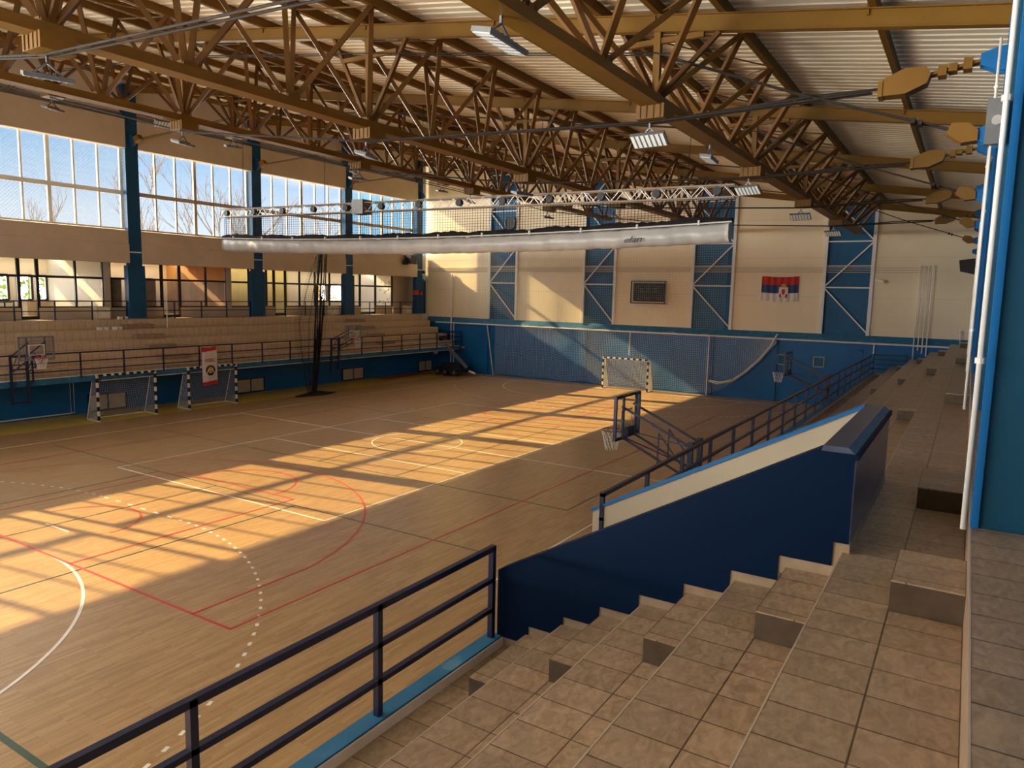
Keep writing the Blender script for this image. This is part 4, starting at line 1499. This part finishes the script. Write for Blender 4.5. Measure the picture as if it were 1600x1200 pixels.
lo.rotation_euler = (PI / 2, -0.035, 0)
lo.scale = (1.1, 0.8, 1)

# ------------------------------------------------------------------ black net bundle on the west side
nb_ = thing('black_net_bundle', 'tall black net bundle gathered in a column before the far terrace', 'net', (-31.4, 29.2, 0))
px, py = -31.5, 29.0
sp_ = MB()
random.seed(3)
for k in range(16):
    a0 = random.random() * 6.3
    pp, rr = [], []
    for j in range(15):
        u = j / 14
        z = 0.08 + u * 8.9
        R_ = 0.08 + 0.11 * math.sin(u * 2.6) + 0.10 * u
        pp.append((px + 0.35 * u + R_ * math.cos(a0 + u * 1.3) * 0.8, py + 0.5 * u + R_ * math.sin(a0 + u * 1.3), z))
        rr.append(max(0.008, 0.055 * (1 - u * 0.85)))
    sp_.tube(pp, rr, 5)
sp_.build('gathered_strand', BLACKNET, nb_)


def fb(u, v):
    z = 0.2 + 7.8 * v
    w = 0.25 + 1.15 * (1 - abs(2 * v - 1.0)) ** 0.7
    return (px + 0.35 * v + 0.12 * math.sin(u * 20), py - 0.2 + 0.5 * v + (u - 0.72) * w * 1.6, z)


net_plane('loose_net', nb_, fb, 26, 70, 0.007, BLACKNET)
random.seed(5)
hp = MB()
vs, fs = [(px, py, 0.22)], []
for r_i in range(1, 5):
    for k in range(28):
        a = 2 * PI * k / 28
        rad = r_i / 4
        vs.append((px + rad * 0.55 * math.cos(a) * (1 + 0.15 * math.sin(3 * a)), py + rad * 1.45 * math.sin(a) * (1 + 0.12 * math.cos(5 * a)), 0.008 + (0.2 * (1 - rad) + 0.04 * random.random() * (1 - rad))))
for k in range(28):
    fs.append((0, 1 + k, 1 + (k + 1) % 28))
    for r_i in range(3):
        a = 1 + r_i * 28 + k
        b2 = 1 + r_i * 28 + (k + 1) % 28
        fs.append((a, a + 28, b2 + 28, b2))
hp.add(vs, fs).build('net_heap', BLACKNET, nb_)

# ------------------------------------------------------------------ handball goals
def goal(lab, loc, rotz, wide=3.0, depth=0.9, netm=None, nr=0.008):
    """built facing -Y, mouth centre at the origin"""
    t = thing('handball_goal', lab, 'goal', loc, 'striped handball goals')
    t.rotation_euler = (0, 0, rotz)
    org = (0, 0, 0)
    w2 = wide / 2 + 0.04
    for s in (-1, 1):
        p = MB().box((s * w2 - 0.04, -0.04, 0), (s * w2 + 0.04, 0.04, 2.08)).build('post', WHITE, t, origin=org)
        for k in range(5):
            z = 0.05 + k * 0.42
            bx((s * w2 - 0.043, -0.043, z), (s * w2 + 0.043, 0.043, z + 0.2)).build('black_stripe', BLACK, p, origin=org)
    c = MB().box((-w2, -0.04, 2.0), (w2, 0.04, 2.08)).build('crossbar', WHITE, t, origin=org)
    for k in range(8):
        x = -w2 + 0.06 + k * (wide - 0.2) / 7
        bx((x, -0.043, 1.997), (x + 0.2, 0.043, 2.083)).build('black_stripe', BLACK, c, origin=org)
    bf = MB()
    for s in (-1, 1):
        bf.tube([(s * w2, 0.0, 2.05), (s * w2, 0.35 * depth, 2.03), (s * w2, depth, 0.02)], 0.02, 6)
        bf.tube([(s * w2, 0.0, 0.02), (s * w2, depth, 0.02)], 0.02, 6)
    bf.tube([(-w2, depth, 0.02), (w2, depth, 0.02)], 0.02, 6)
    bf.build('back_frame', WHITE, t, origin=org)

    def fbk(u, v):
        x = -w2 + 2 * w2 * u
        y = 0.35 * depth + 0.65 * depth * (1 - v) + 0.03 * math.sin(u * 15)
        return (x, y, 0.05 + v * 1.97)
    mb = MB()
    nu, nv = 30, 20
    P = [[Vector(fbk(i / nu, j / nv)) for j in range(nv + 1)] for i in range(nu + 1)]
    for i in range(nu + 1):
        mb.bar(P[i][0], P[i][nv], nr)
        mb.bar(P[i][nv], (P[i][nv].x, 0, 2.04), nr)
    for j in range(nv + 1):
        mb.bar(P[0][j], P[nu][j], nr)
    for s in (-1, 1):
        for k in range(9):
            y = 0.1 * k * depth
            zt_ = 2.0 if y < 0.35 * depth else 2.0 * (1 - (y - 0.35 * depth) / (0.65 * depth))
            mb.bar((s * w2, y, 0.03), (s * w2, y, max(0.05, zt_)), nr)
        for k in range(1, 20):
            z = k * 0.1
            yb = 0.35 * depth + 0.65 * depth * (1 - z / 2.0)
            mb.bar((s * w2, 0, z), (s * w2, yb, z), nr)
    mb.build('goal_net', netm or NETG, t, origin=org)
    return t


goal('white and dark striped handball goal before the end wall net', (-18.4, 43.0, 0), 0, netm=NETW, nr=0.013)
goal('striped handball goal under the far terrace, the one before the twin beige hatch', (-32.08, 18.40, 0), PI / 2, 2.60, 0.95)
goal('striped handball goal under the far terrace, the one behind the hanging banner', (-32.08, 22.82, 0), PI / 2, 2.64, 0.95)

# ------------------------------------------------------------------ wall hatches on the west podium wall
for (a, b), lab in (((18.05, 19.75), 'pair of beige hatch panels behind the first striped goal'), ((26.2, 28.0), 'pair of beige hatch panels beside the banner goal'),
                    ((34.4, 36.25), 'pair of beige hatch panels beyond the black net bundle'), ((42.2, 43.7), 'pair of beige hatch panels under the corner hoop')):
    t = thing('wall_hatch', lab, 'hatch', (-34.66, (a + b) / 2, 0.08), 'pairs of beige hatches on the blue wall')
    m_ = (a + b) / 2
    for y0, y1_ in ((a, m_ - 0.03), (m_ + 0.03, b)):
        bx((-34.70, y0, 0.1), (-34.66, y1_, 0.80)).build('panel', BEIGE, t)
    fr = MB()
    fr.box((-34.70, a - 0.08, 0.04), (-34.64, b + 0.08, 0.1))
    fr.box((-34.70, a - 0.08, 0.80), (-34.64, b + 0.08, 0.86))
    for y in (a - 0.05, m_, b + 0.05):
        fr.box((-34.70, y - 0.03, 0.04), (-34.64, y + 0.03, 0.86))
    fr.build('frame', RAIL, t)

# ------------------------------------------------------------------ practice hoops on the terrace fronts
def wall_hoop(lab, x, y, s, dark=True):
    """s=+1: arm reaches towards +X; s=-1: towards -X.  Built local, then placed."""
    t = thing('basketball_hoop', lab, 'hoop', (x, y, 0), 'wall hoops on the terrace fronts')
    m = RAIL if dark else GREY
    org = (0, 0, 0)
    fr = MB()
    for dy in (-0.30, 0.30):
        fr.box((-0.05, dy - 0.04, 1.15), (0.05, dy + 0.04, 3.15))
    for z in (1.2, 1.7, 2.55, 3.08):
        fr.box((-0.04, -0.3, z - 0.03), (0.04, 0.3, z + 0.03))
    for dy in (-0.30, 0.30):
        for z in (1.86, 2.02):
            fr.box((-s * 0.16, dy - 0.03, z - 0.03), (0, dy + 0.03, z + 0.03))
    fr.build('wall_frame', m, t, origin=org)
    xb_ = s * 1.5
    arm = MB()
    for dy in (-0.30, 0.30):
        arm.bar((0, dy, 3.05), (xb_, dy, 3.72), 0.04)
        arm.bar((0, dy, 2.40), (xb_, dy, 3.08), 0.04)
        arm.bar((0, dy, 2.45), (xb_ * 0.45, dy, 3.25), 0.022)
        arm.bar((xb_ * 0.45, dy, 2.6), (xb_ * 0.45, dy, 3.25), 0.022)
    arm.bar((0.0, -0.3, 3.05), (xb_, 0.3, 3.1), 0.02)
    arm.bar((0.0, 0.3, 2.45), (xb_, -0.3, 3.1), 0.02)
    arm.build('arm', m, t, origin=org)
    bd = bx((xb_ - 0.006, -0.62, 3.05), (xb_ + 0.006, 0.62, 3.93)).build('backboard', ACRYL, t, origin=org)
    bf = MB()
    for dy in (-0.62, 0.62):
        bf.box((xb_ - 0.03, dy - 0.028, 3.03), (xb_ + 0.03, dy + 0.028, 3.95))
    for z in (3.05, 3.93):
        bf.box((xb_ - 0.03, -0.62, z - 0.025), (xb_ + 0.03, 0.62, z + 0.025))
    for dy in (-0.33, 0.33):
        bf.box((xb_ - s * 0.05 - 0.02, dy - 0.025, 3.03), (xb_ - s * 0.05 + 0.02, dy + 0.025, 3.95))
    bf.build('board_frame', m if s < 0 else GREY, t, origin=org)
    sq = MB()
    for dy in (-0.29, 0.26):
        sq.box((xb_ + s * 0.008, dy, 3.22), (xb_ + s * 0.012, dy + 0.03, 3.62))
    for z in (3.22, 3.60):
        sq.box((xb_ + s * 0.008, -0.29, z), (xb_ + s * 0.012, 0.29, z + 0.03))
    sq.build('target_square', WHITE, bd, origin=org)
    rm = MB().ring((xb_ + s * 0.34, 0, 3.14), 0.225, 0.012, 24, 6)
    rm.box((xb_, -0.05, 3.1), (xb_ + s * 0.12, 0.05, 3.18))
    rim = rm.build('rim', RED if s > 0 else paint_brown, t, origin=org)
    bx((xb_ - s * 0.10, -0.16, 3.07), (xb_ - s * 0.02, 0.16, 3.27)).build('rim_bracket', m, t, origin=org)
    nt_ = MB()
    for k in range(12):
        for q in (1, -1):
            pp = []
            for j in range(5):
                v = j / 4
                a = 2 * PI * k / 12 + q * v * PI / 4
                rr = 0.22 - 0.10 * v
                pp.append((xb_ + s * 0.34 + rr * math.cos(a), rr * math.sin(a), 3.13 - 0.42 * v))
            for p0, p1 in zip(pp, pp[1:]):
                nt_.bar(p0, p1, 0.007)
    nt_.build('net', NETW, rim, origin=org)
    return t


paint_brown = paint('dark_red_rim', (0.16, 0.03, 0.02), 0.5, 0.1, 4.0)
wall_hoop('basketball hoop on a navy arm frame in front of the camera side terrace', -4.48, 14.2, -1)
wall_hoop('basketball hoop on a navy arm frame far along the camera side terrace', -4.48, 30.2, -1)
wall_hoop('clear backboard hoop at the near end of the far terrace railing', -32.05, 14.0, 1)
wall_hoop('clear backboard hoop beside the black net bundle', -32.05, 31.15, 1)

# mobile hoop folded in the far corner
mh = thing('mobile_hoop', 'folded mobile basketball stand with black wheeled base in the far corner', 'hoop', (-31.6, 42.4, 0))
bx((-33.0, 41.9, 0.22), (-30.7, 43.2, 0.55)).build('base', BLACK, mh)
for x in (-32.6, -31.9, -31.1):
    w_ = MB().tube([(x, 41.78, 0.27), (x, 41.95, 0.27)], 0.27, 16).build('wheel', TYRE, mh)
    MB().tube([(x, 41.76, 0.27), (x, 41.79, 0.27)], 0.12, 12).build('hub', GREY, w_)
MB().bar((-30.6, 42.7, 0.6), (-32.4, 42.5, 2.15), 0.16, 0.22).build('lower_arm', GREY, mh)
MB().bar((-32.3, 42.5, 2.1), (-33.3, 42.3, 2.0), 0.12, 0.18).build('upper_arm', GREY, mh)
MB().bar((-30.5, 42.8, 0.35), (-30.0, 42.9, 0.2), 0.12).build('tow_foot', WHITE, mh)
bx((-32.6, 42.3, 0.55), (-31.0, 43.0, 0.85)).build('ballast', TYRE, mh)
bf = MB()
for z in (1.75, 2.95):
    bf.bar((-33.5, 41.4, z), (-33.35, 43.2, z), 0.05)
for p, q in (((-33.5, 41.4), (-33.5, 41.4)), ((-33.35, 43.2), (-33.35, 43.2))):
    bf.bar((p[0], p[1], 1.75), (q[0], q[1], 2.95), 0.05)
bdo = bf.build('board_frame', WHITE, mh)
MB().add([(-33.5, 41.4, 1.75), (-33.35, 43.2, 1.75), (-33.35, 43.2, 2.95), (-33.5, 41.4, 2.95)], [(0, 1, 2, 3)]).build('backboard', ACRYL, bdo)
MB().ring((-33.1, 42.2, 1.92), 0.225, 0.02, 20, 6).build('rim', RED, mh)
ng = MB()
for k in range(12):
    a = 2 * PI * k / 12
    ng.bar((-33.1 + 0.22 * math.cos(a), 42.2 + 0.22 * math.sin(a), 1.9), (-33.1 + 0.13 * math.cos(a + 0.4), 42.2 + 0.13 * math.sin(a + 0.4), 1.48), 0.012)
    ng.bar((-33.1 + 0.22 * math.cos(a), 42.2 + 0.22 * math.sin(a), 1.9), (-33.1 + 0.13 * math.cos(a - 0.4), 42.2 + 0.13 * math.sin(a - 0.4), 1.48), 0.012)
ng.build('net', NETW, mh)

# banner over the west railing
bn = thing('banner', 'white banner with red ends hanging from the far railing over a striped goal', 'banner', (-32.0, 22.6, 1.2))


def bcloth(z0, z1, y0, y1_, mat, name, dx=0.0):
    vs, fs = [], []
    nx = 8
    for i in range(nx + 1):
        for zz in (z0, z1):
            u = i / nx
            sag = -0.10 * math.sin(PI * u) if zz > 2.9 else 0.0
            vs.append((-32.00 + 0.02 * math.sin(u * 5) + dx, y0 + (y1_ - y0) * u, zz + sag + 0.05 * u))
    for i in range(nx):
        fs.append((2 * i, 2 * i + 2, 2 * i + 3, 2 * i + 1))
    return MB().add(vs, fs).build(name, mat, bn)


bcloth(2.78, 3.06, 22.15, 23.0, REDC, 'red_hem')
bcloth(1.28, 2.72, 22.18, 23.04, WHITEC, 'cloth')
bcloth(2.70, 2.80, 22.16, 23.02, WHITEC, 'cloth_top')
MB().tube([(-32.17, 22.2, 3.06), (-31.99, 22.2, 3.04)], 0.012, 5).build('tie', WHITEC, bn)
MB().tube([(-32.17, 22.95, 3.06), (-31.99, 22.95, 3.06)], 0.012, 5).build('tie', WHITEC, bn)
bcloth(1.10, 1.30, 22.2, 23.06, REDC, 'red_hem')
cu_ = bpy.data.curves.new('lettering', 'FONT')
cu_.body = 'HSSC'
cu_.size = 0.26
cu_.extrude = 0.003
cu_.align_x = 'CENTER'
lo = text_mesh(cu_, REDC)
lo.parent = bn
lo.location = Vector((-31.965, 22.6, 2.28)) - bn.location
lo.rotation_euler = (PI / 2, 0, PI / 2)
lg = MB().tube([(-31.98, 22.62, 1.86), (-31.965, 22.62, 1.86)], 0.26, 24)
lg.build('crest', BLACK, bn)
MB().tube([(-31.966, 22.62, 1.88), (-31.958, 22.62, 1.88)], 0.17, 20).build('crest_centre', GOLD, bn)
MB().ring((-31.96, 22.62, 1.72), 0.2, 0.018, 20, 5, 0).build('crest_ring', WHITEC, bn)

# ------------------------------------------------------------------ outdoors
struct('ground', bx((-160, -60, -1.2), (-44.3, 150, -1.0)), PALE_GROUND, 'pale ground outside, brightened to bounce light')


def bare_tree(x, y, h, seed, lab):
    rnd = random.Random(seed)
    t = thing('bare_tree', lab, 'tree', (x, y, -1), 'bare trees outside the windows')
    tr, br = MB(), MB()

    def grow(p, d, L, r, lvl, mb):
        q = p + d * L
        mid = p + d * L * 0.5 + Vector((rnd.uniform(-1, 1), rnd.uniform(-1, 1), 0)) * L * 0.05
        mb.tube([p, mid, q], [r, r * 0.8, r * 0.6], 5, False)
        if lvl == 0:
            return
        for _ in range(3 if lvl > 1 else 4):
            nd_ = (d + Vector((rnd.uniform(-1, 1), rnd.uniform(-1, 1), rnd.uniform(-0.1, 0.6))) * 0.62).normalized()
            s_ = rnd.uniform(0.45, 1.0)
            grow(p + d * L * s_, nd_, L * rnd.uniform(0.55, 0.75), r * 0.55, lvl - 1, br)
    grow(Vector((x, y, -1)), Vector((rnd.uniform(-0.05, 0.05), rnd.uniform(-0.05, 0.05), 1)).normalized(), h * 0.5, h * 0.012, 4, tr)
    tr.build('trunk', BARK, t)
    br.build('branches', BARK, t)


for k, (x, y, h) in enumerate(((-62, 38.5, 20), (-58, 42.5, 19), (-66, 50.5, 21), (-60, 56, 17), (-75, 33, 16), (-70, 66, 18))):
    bare_tree(x - 10, y * 1.16, h * 1.0, 20 + k, 'bare winter tree seen through the high windows, %s of six along the row' % ORD[k])


def bush(name, x, y, r, h, mat, lab, seed):
    rnd = random.Random(seed)
    mb = MB()
    for _ in range(700):
        a, b2 = rnd.random() * 2 * PI, rnd.random()
        rr = r * math.sqrt(rnd.random())
        zz = -1 + h * b2
        rr *= math.sqrt(max(0.05, 1 - (2 * b2 - 1) ** 2))
        c = Vector((x + rr * math.cos(a), y + rr * math.sin(a), zz))
        s = rnd.uniform(0.12, 0.28)
        u = Vector((rnd.uniform(-1, 1), rnd.uniform(-1, 1), rnd.uniform(-1, 1))).normalized()
        w_ = u.orthogonal().normalized()
        mb.add([c - u * s, c + w_ * s * 0.6, c + u * s, c - w_ * s * 0.6], [(0, 1, 2, 3)])
    tag(mb.build(name, mat), lab, 'tree', 'leafy trees outside the gallery')


for k, (x, y, r, h, m) in enumerate(((-50, 19.0, 2.6, 8.5, LEAF), (-51, 23.0, 2.6, 8.5, LEAF), (-52, 27.5, 2.4, 8.0, LEAF), (-50, 40.5, 1.6, 8.0, LEAFY), (-51, 43.0, 1.8, 8.0, LEAF), (-52, 15.0, 2.4, 8.0, LEAF), (-62, 60, 3.0, 11.5, LEAFY))):
    bush('leafy_tree', x, y, r, h, m, '%s tree outside the gallery rooms, %s along the row' % ('autumn yellow' if m is LEAFY else 'green leafy', ORD[k]), 60 + k)
